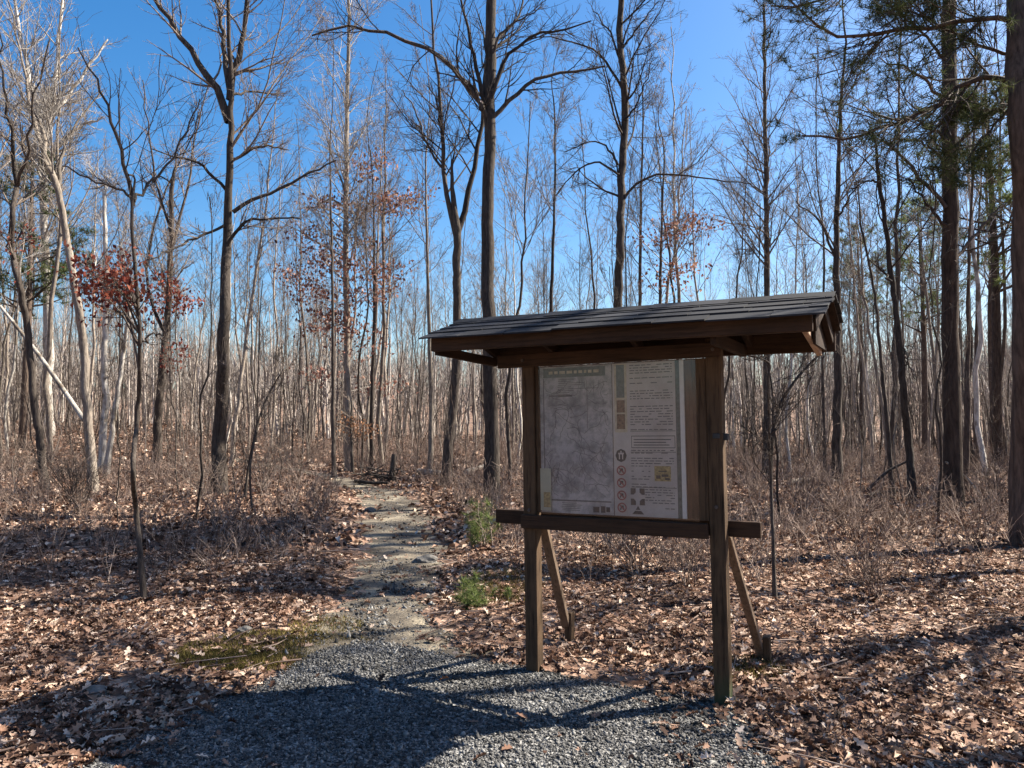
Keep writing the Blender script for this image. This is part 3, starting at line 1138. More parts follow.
hero('hickory_tree', 'dark straight forked tree left of the trail, thick trunk dividing at its top', (219, 496),
     [(221, 420), (224, 330), (227, 240), (229, 170), (231, 100)], 15, 13, BD, KTW,
     [(9, [(229, 122), (214, 88), (190, 52), (160, 5), (140, -40)]), (8, [(230, 100), (238, 55), (246, 20), (252, -60)]),
      (7, [(231, 100), (222, 40), (214, -20)]), (4.5, [(233, 212), (262, 195), (300, 178), (338, 161)]),
      (4, [(227, 250), (245, 222), (275, 218), (300, 216)]), (3.5, [(231, 160), (262, 146), (290, 150)]),
      (3.5, [(226, 190), (200, 165), (180, 158), (150, 150)]), (3, [(231, 95), (256, 92), (284, 97)]),
      (3, [(225, 225), (180, 245), (150, 260)])],
     10, (.5, .98), .26, 45, (8, 5), 3)

hero('oak_tree', 'tall dark trunk with a white paint blaze, rising behind the left end of the kiosk', (493, 503),
     [(491, 420), (489, 330), (488, 240), (489, 120), (491, 0)], 15.5, 14, BD, KTD,
     [(6, [(486, 118), (470, 88), (438, 55), (400, 36), (350, 28), (310, 33)]), (5, [(485, 105), (474, 60), (466, 20), (455, -30)]),
      (5, [(492, 118), (520, 90), (548, 76), (590, 70), (606, 68)]), (4.5, [(491, 100), (505, 60), (528, 38), (560, 30), (590, 20)]),
      (3.5, [(487, 130), (478, 96), (460, 78), (440, 75)]), (3.5, [(489, 60), (505, 30), (540, 8)])],
     9, (.55, .98), .22, 42, (7, 4), 5, .7)

hero('oak_tree', 'dark tree with a deep fork beside the trail, left of the blazed trunk', (446, 486),
     [(448, 450), (454, 400), (457, 340), (457, 290), (457, 232)], 10, 8.2, BD, KTD,
     [(6, [(457, 240), (449, 205), (444, 160), (441, 110), (436, 60), (428, -20)]), (7, [(457, 235), (466, 205), (476, 170), (483, 120), (487, 60), (492, -10)]),
      (3, [(445, 170), (430, 150), (415, 110), (402, 90)]), (2.5, [(443, 135), (436, 100), (426, 85)])],
     5, (.9, .99), .25, 35, (8, 5), 7, .8)

hero('maple_tree', 'crooked dark tree rising behind the middle of the kiosk roof', (622, 486),
     [(620, 400), (618, 310), (620, 240), (621, 190), (625, 130), (624, 85), (620, 40), (621, 0)], 10.5, 13, BD, KTD,
     [(3.2, [(620, 205), (636, 184), (656, 173), (684, 176), (720, 180), (752, 184)]), (2.6, [(618, 165), (606, 146), (590, 142), (566, 152)]),
      (2.6, [(619, 175), (596, 162), (572, 176), (556, 195)]), (2.4, [(624, 120), (640, 100), (652, 60)]), (3, [(623, 90), (600, 55), (570, 40), (530, 36)]),
      (2.6, [(621, 50), (640, 25), (660, 0)]), (2.6, [(620, 60), (608, 30), (590, 5)])],
     10, (.5, .97), .2, 42, (7, 5), 9, .6)

hero('tulip_tree', 'straight slim tree with fine upswept branches, right of the kiosk middle', (767, 474),
     [(767, 400), (767, 300), (766, 200), (765, 100), (764, 10)], 8, 14, BD, KTW, [], 44, (.36, .97), .20, 46, (6, 4), 10, .32, .35)

hero('tall_pine', 'tall straight brown pine trunk standing right of the kiosk', (954, 507),
     [(952, 430), (951, 330), (950, 230), (949, 120), (948, 0)], 17, 18, BN, KTD,
     [(4.5, [(946, 208), (918, 172), (890, 146), (868, 132)]), (4, [(954, 262), (972, 238), (990, 216), (1000, 205)]),
      (3.5, [(946, 225), (925, 200), (905, 178)]), (3.5, [(952, 150), (975, 128), (1000, 100)]), (3.5, [(947, 140), (915, 120), (880, 118)]),
      (3, [(946, 160), (920, 142), (898, 140)]), (3.5, [(952, 100), (980, 70), (1005, 60)]), (3.5, [(946, 100), (910, 70), (880, 60)]),
      (3.5, [(946, 60), (920, 30), (890, 10)])],
     12, (.6, .98), .2, 60, (7, 5), 12, .8, .3, needles=(M['needle'], 14, .15, .13), limb_bk=BN)

hero('tall_pine', 'thick dark pine trunk at the right edge with long level boughs', (1026, 546),
     [(1026, 460), (1026, 350), (1025, 230), (1022, 120), (1018, 0)], 26, 16, BN, KTD,
     [(7, [(1020, 84), (1007, 79), (982, 77), (962, 86), (942, 101), (912, 118), (882, 130), (857, 136), (832, 138), (800, 140)]),
      (6, [(1018, 22), (1005, 19), (962, 22), (912, 30), (862, 37), (836, 34), (812, 20), (782, -4)]),
      (4.5, [(1019, 116), (992, 113), (968, 107), (950, 105)]), (5, [(1016, -20), (980, -30), (930, -26), (870, -10), (815, 4), (770, 8)]),
      (4, [(1018, 55), (985, 48), (950, 30), (915, 14), (880, 2)]), (3.5, [(1020, 95), (1000, 118), (975, 150), (952, 178)])],
     16, (.62, .99), .34, 70, (15, 6), 14, .85, .12, needles=(M['needle'], 15, .15, .5), limb_bk=BN)

hero('sapling', 'thin dark sapling with open crown in the leaves left of the trail', (144, 602),
     [(141, 560), (136, 510), (133, 470), (137, 420), (140, 360), (138, 300), (133, 245), (132, 204)], 5.6, 3.9, BD, KTD,
     [(4.5, [(133, 206), (124, 165), (112, 120), (100, 85), (80, 50)]), (3.2, [(134, 202), (146, 188), (156, 178), (170, 184)]),
      (3.2, [(135, 200), (122, 190), (95, 182), (62, 165)]), (2.6, [(152, 182), (170, 160), (186, 130), (200, 100)]),
      (2.2, [(140, 335), (128, 320), (112, 308)]), (2.2, [(140, 345), (152, 335), (166, 340)])],
     3, (.75, .98), .4, 45, (5, 3), 21, .55, rtip=.0022,
     leaves=(M['red_leaf'], [(88, 262), (104, 276), (114, 282), (122, 276), (112, 292), (124, 296), (136, 288), (106, 296), (96, 285), (120, 268)], 8, .06, .05))

hero('birch_tree', 'leaning curved tree with sunlit side at far left', (45, 491),
     [(40, 440), (33, 390), (28, 330), (18, 280), (12, 250), (12, 215), (18, 180)], 8, 5.8, BD, KTW,
     [(4.5, [(17, 185), (14, 150), (8, 115), (3, 80), (0, 30)]), (4, [(18, 185), (26, 160), (30, 130), (36, 90), (50, 40)]),
      (2.5, [(12, 250), (22, 230), (26, 200)]), (2.2, [(14, 262), (5, 240), (-8, 225)])], 5, (.8, .98), .4, 40, (8, 5), 23, .6, rtip=.0035,
     leaves=(M['red_leaf'], [(5, 232), (18, 246), (30, 240)], 3, .14, .08))

hero('sycamore_tree', 'large pale barked tree with a broad white crown in the left background', (47, 436),
     [(47, 390), (48, 330), (46, 260), (44, 200), (46, 140)], 11, 18, BP, KTP,
     [(7, [(46, 150), (38, 110), (28, 70), (18, 20), (10, -30)]), (7, [(46, 145), (52, 100), (58, 50), (62, 0)]), (5, [(46, 130), (64, 100), (86, 70), (108, 40)]),
      (5, [(44, 170), (28, 140), (10, 120)]), (5, [(46, 160), (74, 130), (104, 118)])], 22, (.45, .98), .28, 40, (10, 7), 25, .5, .5, rtip=.008)

hero('birch_tree', 'curving pale limbed tree bending left then right, behind the dark sapling', (93, 492),
     [(90, 440), (86, 400), (84, 350), (77, 300), (67, 240), (58, 190), (45, 160)], 9.5, 9, BG, KTP,
     [(5, [(46, 162), (38, 130), (28, 100), (22, 60), (10, 0)]), (4, [(58, 190), (62, 150), (80, 120), (102, 90)]), (3, [(56, 185), (46, 150), (52, 110), (60, 60)])],
     10, (.6, .98), .26, 42, (9, 6), 27, .6, rtip=.005)

hero('birch_tree', 'white trunked birch clump member leaning over the brush', (101, 474),
     [(103, 430), (106, 400), (104, 370), (105, 330), (107, 290), (106, 250), (104, 190)], 7.5, 8.5, BP, KTP,
     [(3, [(107, 300), (98, 280), (94, 250)]), (3, [(106, 330), (116, 300), (124, 262), (120, 240)])], 10, (.45, .98), .25, 40, (8, 5), 29, .45, rtip=.005)

hero('birch_tree', 'thin pale stem forking right from the birch clump', (106, 476),
     [(112, 430), (118, 390), (124, 350), (128, 320), (131, 290)], 6, 6.5, BP, KTW, [], 8, (.5, .98), .25, 38, (7, 4), 31, .45, rtip=.005)

hero('beech_tree', 'dark trunk with upswept branches between the sapling and the forked tree', (157, 462),
     [(158, 420), (162, 370), (168, 310), (171, 250), (172, 190)], 8.5, 11, BD, KTW,
     [(3.4, [(163, 330), (150, 300), (146, 270), (156, 220), (166, 190), (186, 150), (200, 110)]), (3.4, [(171, 250), (180, 220), (190, 180), (196, 130), (210, 80)]),
      (3, [(171, 230), (158, 190), (150, 140), (142, 80)])],
     14, (.4, .98), .24, 38, (9, 6), 33, .5, rtip=.005,
     leaves=(M['red_leaf'], [(160, 312), (170, 302), (178, 300), (186, 306), (192, 296), (150, 296), (180, 350), (172, 360), (168, 285)], 7, .2, .13))

hero('oak_tree', 'slender oak left of the trail holding clusters of faded red leaves', (349, 472),
     [(348, 420), (347, 340), (346, 260), (346, 180), (347, 100), (349, 10)], 7.5, 17, BG, KTP,
     [(2.6, [(346, 208), (330, 200), (312, 208), (302, 214)]), (2.4, [(346, 235), (362, 215), (372, 195)]), (2.4, [(346, 196), (334, 160), (322, 120)])],
     40, (.35, .97), .16, 46, (7, 4), 35, .42, .35, rtip=.006,
     leaves=(M['pink_leaf'], [(370, 165), (378, 162), (322, 202), (330, 200), (385, 200), (395, 204), (404, 198), (412, 200), (420, 192), (376, 210), (308, 226), (300, 236),
                              (322, 250), (330, 256), (312, 262), (296, 276), (284, 272), (350, 262), (365, 240), (338, 268), (318, 290), (306, 296),
                              (382, 272), (392, 282), (378, 290), (392, 268), (322, 312), (318, 330), (330, 320), (358, 330), (366, 344), (312, 370), (390, 385), (350, 300), (340, 316)],
             9, (.42, .3, .13), .13))
hero('beech_sapling', 'small beech sapling with a tier of orange leaves by the trail crest', (352, 474),
     [(352, 455), (351, 430), (352, 405)], 3.5, 2.6, BG, KTW, [], 8, (.3, .98), .35, 60, (5, 4), 36, .5, .1, cat='sapling', rtip=.004,
     leaves=(M['orange_leaf'], [(340, 424), (352, 420), (362, 426), (368, 432), (356, 428)], 4, (.22, .2, .06), .10))

hero('slim_tree', 'slim grey tree left of the forked trunk, right of the leafy oak', (430, 474),
     [(431, 400), (429, 320), (427, 240), (426, 160)], 5.5, 14, BG, KTW, [], 22, (.4, .97), .17, 40, (6, 4), 37, .3, .4, rtip=.005)
hero('slim_tree', 'slim dark stem beside the red leaved oak, on its left', (334, 478),
     [(333, 420), (333, 340), (332, 250), (330, 150)], 4.5, 13, BD, KTW, [], 16, (.4, .97), .17, 40, (6, 4), 38, .3, .4, rtip=.005)
hero('slim_tree', 'slim dark stem a little right of the red leaved oak', (371, 470),
     [(372, 400), (374, 320), (374, 240), (372, 170)], 4.5, 13, BD, KTW, [], 14, (.4, .97), .17, 40, (6, 4), 39, .3, .4, rtip=.005)
hero('slim_tree', 'thin dark trunk rising out of the kiosk roof, left of its middle', (549, 470),
     [(550, 400), (551, 310), (554, 220), (555, 120)], 5.5, 15, BD, KTW, [], 24, (.4, .97), .18, 40, (6, 4), 40, .3, .4, rtip=.005)
hero('slim_tree', 'thin dark trunk just right of the crooked tree behind the roof', (639, 470),
     [(639, 400), (640, 300), (641, 200), (643, 100)], 5, 15, BD, KTW, [], 20, (.4, .97), .18, 40, (6, 4), 41, .3, .4, rtip=.005)
hero('oak_tree', 'thin oak behind the kiosk roof with two sprays of pinkish dry leaves', (660, 474),
     [(660, 400), (660, 300), (662, 220), (664, 150)], 5, 12, BD, KTW, [], 18, (.4, .97), .18, 44, (6, 4), 42, .3, .35, rtip=.005,
     leaves=(M['pink_leaf'], [(652, 238), (664, 236), (676, 234), (688, 228), (696, 222), (712, 226), (694, 216), (672, 276), (680, 268), (688, 264), (668, 284)], 6, (.4, .3, .12), .12))
hero('gum_tree', 'dark upright tree standing just behind the right end of the kiosk roof', (837, 484),
     [(837, 420), (838, 340), (836, 260), (838, 190), (840, 120)], 10, 13, BD, KTW,
     [(3, [(836, 256), (824, 228), (812, 214), (796, 202)]), (2.6, [(837, 220), (850, 196), (860, 180)])], 24, (.4, .97), .2, 42, (7, 4), 43, .35, .4, rtip=.005)
hero('leaning_tree', 'thin dark tree leaning left, between the kiosk and the tall pine', (913, 506),
     [(909, 450), (904, 400), (899, 340), (892, 280), (885, 220), (878, 175)], 8, 7.2, BD, KTD,
     [(2.8, [(892, 282), (880, 270), (868, 256)]), (2.6, [(880, 182), (866, 182), (850, 190)]), (2, [(899, 340), (908, 366), (916, 380)])], 7, (.55, .98), .25, 42, (7, 4), 44, .5, rtip=.004)
hero('slim_tree', 'thin crooked stem leaning left between the leaning tree and the kiosk', (893, 500),
     [(889, 450), (886, 410), (880, 350), (874, 290), (862, 230)], 5, 7, BD, KTW, [], 10, (.5, .98), .25, 40, (6, 4), 45, .4, rtip=.004)
hero('slim_tree', 'slim dark trunk close beside the tall pine, on its right', (965, 492),
     [(967, 420), (968, 340), (969, 260)], 7, 14, BB, KTW, [], 16, (.4, .97), .2, 40, (6, 4), 46, .4, rtip=.005)
hero('slim_tree', 'brown trunk midway between the tall pine and the right edge', (996, 468),
     [(994, 420), (991, 340), (990, 250)], 9, 15, BB, KTW, [], 18, (.4, .97), .2, 40, (6, 4), 47, .4, rtip=.006)
hero('slim_tree', 'dark thin trunk near the right edge, second from the tall pine', (976, 470),
     [(976, 400), (977, 320), (978, 240)], 5.5, 14, BB, KTW, [], 16, (.4, .97), .2, 40, (6, 4), 48, .4, rtip=.006)
hero('sapling', 'thin sapling just right of the kiosk right post', (775, 602),
     [(773, 540), (771, 480), (769, 430), (768, 380)], 4, 2.4, BD, KTD, [], 12, (.35, .98), .3, 40, (5, 3), 49, .4, cat='sapling', rtip=.003)
hero('bent_tree', 'bent sapling arching right in front of the leafy oak', (245, 500),
     [(248, 470), (256, 430), (266, 400), (280, 375), (292, 364)], 2.8, 2.0, BD, KTD, [], 6, (.3, .98), .3, 40, (5, 3), 50, .5, cat='sapling', rtip=.003)
hero('bent_tree', 'dark slanting sapling under the right end of the kiosk roof', (770, 486),
     [(772, 440), (778, 410), (792, 385), (808, 366), (822, 352)], 4.5, 3.0, BD, KTD, [], 5, (.3, .98), .3, 40, (5, 3), 51, .5, cat='sapling', rtip=.003)
hero('slim_tree', 'slim sapling slanting left in front of the thick forked trunk', (252, 512),
     [(250, 470), (256, 430), (258, 380)], 2.4, 4.2, BD, KTW, [], 10, (.3, .98), .3, 36, (5, 4), 52, .4, rtip=.003)

# background pines with green crowns
def far_pine(px, py, H, seed, label, zfrom=.42, dark=False):
    g = np.random.default_rng(seed)
    p0 = hit(px, py)
    C, rr = smooth_poly([p0 - [0, 0, .2], p0 + [.1, 0, H * .5], p0 + [0, .1, H]], [.16, .12, .03], 16)
    root = empty('pine_tree', tuple(p0), label, 'tree', 'green pines in the background')
    t = Tubes()
    t.add(C, rr, 7)
    t.build('trunk', BB, root, p0)
    P1, R1 = grow(C[None], rr[None], 34, zfrom, .98, 72, .22, 6, .15, .08, .4, .01, g)
    P2, R2 = grow(P1, R1, 7, .25, 1, 45, .4, 4, .15, .1, .6, .006, g)
    t = Tubes()
    t.add(P1, R1, 4)
    t.add(P2, R2, 3)
    t.build('boughs', KTD, root, p0)
    cs = np.concatenate([P2[:, -1], P2[:, 2], P1[:, -1]])
    V = needle_clumps(cs, 24, .3, g, .011)
    mk('needles', V - p0, None, np.arange(len(V)).reshape(-1, 3), M['needle' if dark else 'needle_light'], root)


far_pine(998, 472, 13, 71, 'yellow green pine behind the right edge pine trunk')
far_pine(925, 462, 13, 72, 'green pine crown seen left of the tall pine trunk', .5)
far_pine(22, 450, 12, 73, 'dusky green pine far back at the left edge', .45, True)
far_pine(862, 452, 15, 74, 'thin green pine far behind the leaning tree', .55)

# pines just outside the view on the right, whose shade falls across the clearing
def side_pine(x, y, H, zc, rad, seed, label, n1=40):
    g = np.random.default_rng(seed)
    p0 = np.array([x, y, float(gz(x, y))])
    C, rr = smooth_poly([p0 - [0, 0, .2], p0 + [.1, .1, H * .5], p0 + [0, .1, H]], [.2, .15, .03], 16)
    root = empty('pine_tree', tuple(p0), label, 'tree', 'pines right of the clearing')
    t = Tubes()
    t.add(C, rr, 8)
    t.build('trunk', BN, root, p0)
    P1, R1 = grow(C[None], rr[None], n1, zc / H, .98, 75, .2, 6, .15, .08, .4, .01, g, base_len=rad / .2, shape=.35)
    P2, R2 = grow(P1, R1, 8, .2, 1, 45, .4, 4, .15, .1, .6, .006, g)
    t = Tubes()
    t.add(P1, R1, 4)
    t.add(P2, R2, 3)
    t.build('boughs', KTD, root, p0)
    cs = np.concatenate([P2[:, -1], P2[:, 2], P2[:, 1], P1[:, -1], P1[:, 3]])
    V = needle_clumps(cs, 22, .26, g, .011)
    mk('needles', V - p0, None, np.arange(len(V)).reshape(-1, 3), M['needle'], root)


side_pine(9.9, 13.7, 18.5, 12.2, 2.4, 81, 'pine standing just beyond the right edge pine, farther back', 60)
side_pine(12.6, 15.6, 18.5, 13.5, 2.4, 82, 'pine right of the clearing, farthest from the kiosk', 60)


def side_tree(x, y, H, r, seed, label):
    trk, crn = proto_tree(H, r, 30, 7, 5, BD, KTW, seed, t0=.3, lf=.26, ang=48)
    root = empty('bare_tree', (x, y, float(gz(x, y))), label, 'tree', 'bare trees right of the clearing')
    trk.parent = root
    crn.parent = root


SIDE = [(8.4, 7.2, 12, .15, 83, 'bare tree right of the clearing, level with the kiosk'), (6.6, 5.0, 10, .11, 84, 'bare tree right of the clearing, nearest the gravel'),
        (9.4, 9.6, 13, .13, 85, 'bare tree right of the clearing, behind the right edge pine')]
# ------------------------------------------------------------------ background forest: prototypes, then copies
def proto_tree(H, r, n1, n2, n3, bk, tw, seed, t0=.38, lf=.2, ang=40, lean=.4, rtip=.0055):
    g = np.random.default_rng(seed)
    top = np.array([g.normal(0, lean), g.normal(0, lean), H])
    ctl = [np.array([0, 0, -.2])] + [top * f_ + np.array([g.normal(0, .085), g.normal(0, .085), 0]) for f_ in (.15, .32, .5, .7)] + [top]
    C, rr = smooth_poly(ctl, [r, r * .92, r * .8, r * .66, r * .42, .012], 18)
    C[1:] += g.normal(0, .025, C[1:].shape)
    rr[0] *= 1.3
    t = Tubes()
    t.add(C, rr, 7)
    trunk = t.build('trunk', bk)
    P1, R1 = grow(C[None], rr[None], n1, t0, .98, ang, lf, 7, .5, .10, .36, .008, g)
    P2, R2 = grow(P1, R1, n2, .2, .98, 38, .42, 5, .35, .14, .6, .008, g)
    P3, R3 = grow(P2, R2, n3, .15, 1, 38, .5, 3, .25, .16, .7, rtip, g)
    t = Tubes()
    t.add(P1, R1, 4)
    t.add(P2, R2, 3)
    t.add(P3, R3, 3)
    return trunk, t.build('crown', tw)


kinds = [('slender grey bare tree in the crowded woods behind the clearing', BG, KTW), ('slender dark bare tree in the crowded woods behind the clearing', BD, KTW),
         ('pale barked bare tree in the crowded woods behind the clearing', BP, KTP)]
protos = []
for k in range(9):
    kd = (0, 1, 0, 1, 2, 0, 1, 1, 0)[k]
    rg_ = np.random.default_rng(100 + k)
    Hh = rg_.uniform(10.5, 15)
    protos.append((proto_tree(Hh, rg_.uniform(.045, .08), int(rg_.integers(24, 36)), 6, 4, kinds[kd][1], kinds[kd][2], 200 + k,
                              t0=rg_.uniform(.4, .62), lf=rg_.uniform(.15, .22), ang=rg_.uniform(34, 46)), kd, Hh))
placed = []
cand = 0
used = [0] * len(protos)
g = np.random.default_rng(77)
while len(placed) < 250 and cand < 60000:
    cand += 1
    yy = 21 + 60 * g.random() ** 1.0
    xx = (g.random() * 2 - 1) * (.72 * yy + 1.5)
    if yy < 27 and abs(xx - trail_x(yy)) < 1.6:
        continue
    if -8 < xx + .17 * yy < 6 and yy < 24 and xx < 3:
        if g.random() < .75:
            continue
    md = .7 + .012 * yy
    if any((xx - a) ** 2 + (yy - b_) ** 2 < md * md for a, b_ in placed):
        continue
    placed.append((xx, yy))
for a_ in SIDE:
    side_tree(*a_)
for n_, (xx, yy) in enumerate(placed):
    pi = int(g.integers(0, len(protos)))
    (trk, crn), kd, Hh = protos[pi]
    sc = g.uniform(.7, 1.12)
    root = empty('bare_tree', (xx, yy, float(gz(xx, yy))), kinds[kd][0], 'tree', ('grey', 'dark', 'pale')[kd] + ' bare trees in the background woods',
                 (g.normal(0, .03), g.normal(0, .03), g.random() * 6.28))
    thick = g.uniform(.7, 1.5)
    root.scale = (sc * thick ** .5, sc * thick ** .5, sc)
    if used[pi] == 0:
        trk.parent = root
        crn.parent = root
        used[pi] = 1
    else:
        for src in (trk, crn):
            c = src.copy()
            COL.objects.link(c)
            c.parent = root
for pi, u_ in enumerate(used):
    if not u_:
        for o in protos[pi][0]:
            bpy.data.objects.remove(o)

# thin whips and saplings standing in the brush
sap = []
for k in range(5):
    sap.append(proto_tree(3.0 + .5 * k, .014 + .003 * k, 10 + k, 4, 3, (BD, BB, BG, BB, BD)[k], (KTD, KTW, KTW, KTW, KTD)[k], 400 + k, t0=.25, lf=.26, ang=36, lean=.35, rtip=.003))
sap_used = [0] * 5
g = np.random.default_rng(55)
spots, tries = [], 0
while len(spots) < 80 and tries < 9000:
    tries += 1
    yy = 11.5 + 17 * g.random()
    xx = (g.random() * 2 - 1) * (.70 * yy)
    if abs(xx - trail_x(yy)) < trail_w(yy) + .6 or any((xx - a) ** 2 + (yy - b_) ** 2 < .5 for a, b_ in spots):
        continue
    if yy < 13 and -1 < xx < 4:
        continue
    spots.append((xx, yy))
for n_, (xx, yy) in enumerate(spots):
    pi = n_ % 5
    root = empty('sapling', (xx, yy, float(gz(xx, yy))), 'thin leafless sapling in the brush among the bigger trees', 'sapling', 'thin saplings in the brush',
                 (g.normal(0, .10), g.normal(0, .10), g.random() * 6.28))
    sc = g.uniform(.55, 1.15)
    root.scale = (sc * .75, sc * .75, sc)
    for src in sap[pi]:
        if not sap_used[pi]:
            src.parent = root
        else:
            c = src.copy()
            COL.objects.link(c)
            c.parent = root
    sap_used[pi] = 1

# far woods that read as one mass on the rising ground
g = np.random.default_rng(5)
nF = 2800
fy = 55 + 210 * g.random(nF) ** 1.2
fx = (g.random(nF) * 2 - 1) * (.74 * fy + 6)
fz = gz(fx, fy)
fh = g.uniform(6.5, 12, nF)
B0 = np.stack([fx, fy, fz - .3], 1)
TT = B0 + np.stack([g.normal(0, .6, nF), g.normal(0, .6, nF), fh], 1)
MM = (B0 + TT) / 2 + g.normal(0, .12, (nF, 3))
P0 = np.stack([B0, MM, TT], 1)
R0 = np.stack([g.uniform(.06, .14, nF), np.full(nF, .06), np.full(nF, .02)], 1)
nK = 420
ak = g.uniform(.62, 2 * math.pi - .62, nK)
rk = 24 + 45 * g.random(nK)
bk_x, bk_y = rk * np.sin(ak), rk * np.cos(ak)
bz_ = gz(bk_x, bk_y)
hk = g.uniform(13, 19, nK)
Bk = np.stack([bk_x, bk_y, bz_ - .3], 1)
Tk = Bk + np.stack([g.normal(0, .6, nK), g.normal(0, .6, nK), hk], 1)
P0 = np.concatenate([P0, np.stack([Bk, (Bk + Tk) / 2, Tk], 1)])
R0 = np.concatenate([R0, np.stack([g.uniform(.1, .22, nK), np.full(nK, .09), np.full(nK, .03)], 1)])
t = Tubes()
t.add(P0, R0, 4)
P1, R1 = grow(P0, R0, 15, .25, .98, 38, .26, 4, .5, .1, .5, .022, g)
t.add(P1, R1, 3)
P2, R2 = grow(P1, R1, 4, .2, 1, 38, .5, 3, .3, .1, .6, .018, g)
t.add(P2, R2, 3)
M['far'] = island('distant_bare_wood', [(0, (.10, .083, .073)), (.5, (.23, .195, .17)), (1, (.42, .37, .33))])
nU = 600
uy = 24 + 44 * g.random(nU)
ux = (g.random(nU) * 2 - 1) * (.74 * uy + 2)
kU = np.abs(ux - trail_x(uy)) > 1.2
ux, uy = ux[kU], uy[kU]
nU = len(ux)
b0 = np.stack([ux, uy, gz(ux, uy) - .1], 1)
hU = g.uniform(1.5, 6.5, nU)
ln = g.normal(0, .16, (nU, 2)) * hU[:, None]
t0_ = b0 + np.concatenate([ln, hU[:, None]], 1)
m0_ = b0 * .55 + t0_ * .45 + g.normal(0, .12, (nU, 3))
P0 = np.stack([b0, m0_, t0_], 1)
R0 = np.tile([[.022, .016, .007]], (nU, 1))
tu = Tubes()
tu.add(P0, R0, 3)
P1, R1 = grow(P0, R0, 9, .12, .97, 44, .34, 4, .4, .16, .5, .007, g)
tu.add(P1, R1, 3)
P2, R2 = grow(P1, R1, 5, .2, 1, 42, .5, 3, .2, .16, .6, .006, g)
tu.add(P2, R2, 3)
un = tu.build('understory', M['under'])
tag(un, 'haze of thin bare understory stems filling the woods between the trees', 'understory', None, 'stuff')
far = t.build('far_woods', M['far'])
tag(far, 'distant bare woods rising behind the trees', 'woods', None, 'stuff')

# ------------------------------------------------------------------ brush
def shrub_curves(base, n, h, g, spread=.35, m=5):
    n_ = len(base)
    c = np.repeat(base, n, 0) + np.concatenate([g.normal(0, .06, (n_ * n, 2)), np.zeros((n_ * n, 1))], 1)
    d = np.concatenate([g.normal(0, spread, (n_ * n, 2)), np.ones((n_ * n, 1))], 1)
    d /= np.linalg.norm(d, axis=1, keepdims=True)
    L = np.repeat(h, n) * g.uniform(.5, 1.15, n_ * n)
    C = np.zeros((n_ * n, m, 3))
    C[:, 0] = c
    for s in range(1, m):
        C[:, s] = C[:, s - 1] + d * (L / (m - 1))[:, None]
        d = d + g.normal(0, .16, d.shape)
        d /= np.linalg.norm(d, axis=1, keepdims=True)
    Rr = np.linspace(.0055, .0025, m)[None] * (np.ones(n_ * n) * np.repeat(.6 + h * .5, n))[:, None]
    return C, Rr


g = np.random.default_rng(31)
nB = 6500
by = 7.5 + 42 * g.random(nB) ** 1.15
bx = (g.random(nB) * 2 - 1) * (.74 * by + 1)
dens_ = np.where(bx > trail_x(by) + 1.2, 1.0, .62) * np.clip((by - 6) / 6, .1, 1)
k = (np.abs(bx - trail_x(by)) > trail_w(by) + .35) & (g.random(nB) < dens_)
bx, by = bx[k], by[k]
base = np.stack([bx, by, gz(bx, by) - .02], 1)
hB = g.uniform(.25, .9, len(base)) * np.clip(.55 + by * .03, .6, 1.3)
C, Rr = shrub_curves(base, 4, hB, g)
t = Tubes()
t.add(C, Rr, 3)
P2, R2 = grow(C, Rr, 4, .25, .95, 42, .5, 3, .2, .2, .8, .0025, g)
t.add(P2, R2, 3)
ub = t.build('underbrush', M['brush'])
tag(ub, 'tangle of brown bare undergrowth covering the woodland floor', 'undergrowth', None, 'stuff')


def shrub(base_px, h, n, seed, label, material, spread=.4):
    g = np.random.default_rng(seed)
    p = hit(*base_px)
    C, Rr = shrub_curves(np.array([p]), n, np.array([h]), g, spread, 6)
    t = Tubes()
    t.add(C, Rr, 4)
    P2, R2 = grow(C, Rr, 7, .2, .95, 40, .45, 4, .3, .18, .8, .0028, g)
    t.add(P2, R2, 3)
    P3, R3 = grow(P2, R2, 4, .2, .95, 40, .5, 3, .3, .18, .8, .0024, g)
    t.add(P3, R3, 3)
    root = t.build('bare_shrub', material, None, p)
    root.location = tuple(p)
    tag(root, label, 'shrub', 'bare shrubs')
    return root


shrub((78, 515), 1.3, 16, 1, 'dense dark bare shrub at the edge of the shade on the left', M['twig_dark'])
shrub((200, 500), 1.2, 12, 2, 'twiggy bare shrub at the foot of the thick forked tree', M['twig'])
shrub((262, 492), 1.7, 14, 3, 'tall fine stemmed bare shrub right of the forked tree', M['twig'])
shrub((300, 490), 1.5, 10, 4, 'thin bare shrub near the trail crest', M['twig'])
shrub((850, 540), .9, 14, 5, 'low reddish shrub right of the kiosk near the leaning tree', M['brush'])
shrub((800, 520), 1.0, 14, 6, 'bare shrub close right of the kiosk cross rail', M['brush'])
shrub((880, 600), .65, 10, 7, 'small reddish shrub in the leaves at lower right', M['brush'])
shrub((640, 570), .8, 12, 8, 'low brown shrub seen under the notice board', M['brush'])
shrub((600, 560), .8, 12, 9, 'brown shrub seen between the left post and the brace', M['brush'])
shrub((690, 585), .7, 10, 10, 'low shrub just left of the right post', M['brush'])
shrub((20, 480), 1.1, 12, 11, 'bare shrub at the far left edge of the woods', M['twig'])
shrub((990, 500), 1.1, 12, 12, 'bare shrub between the two big pines', M['brush'])
shrub((320, 520), .8, 10, 13, 'low shrub beside the left edge of the trail', M['brush'])

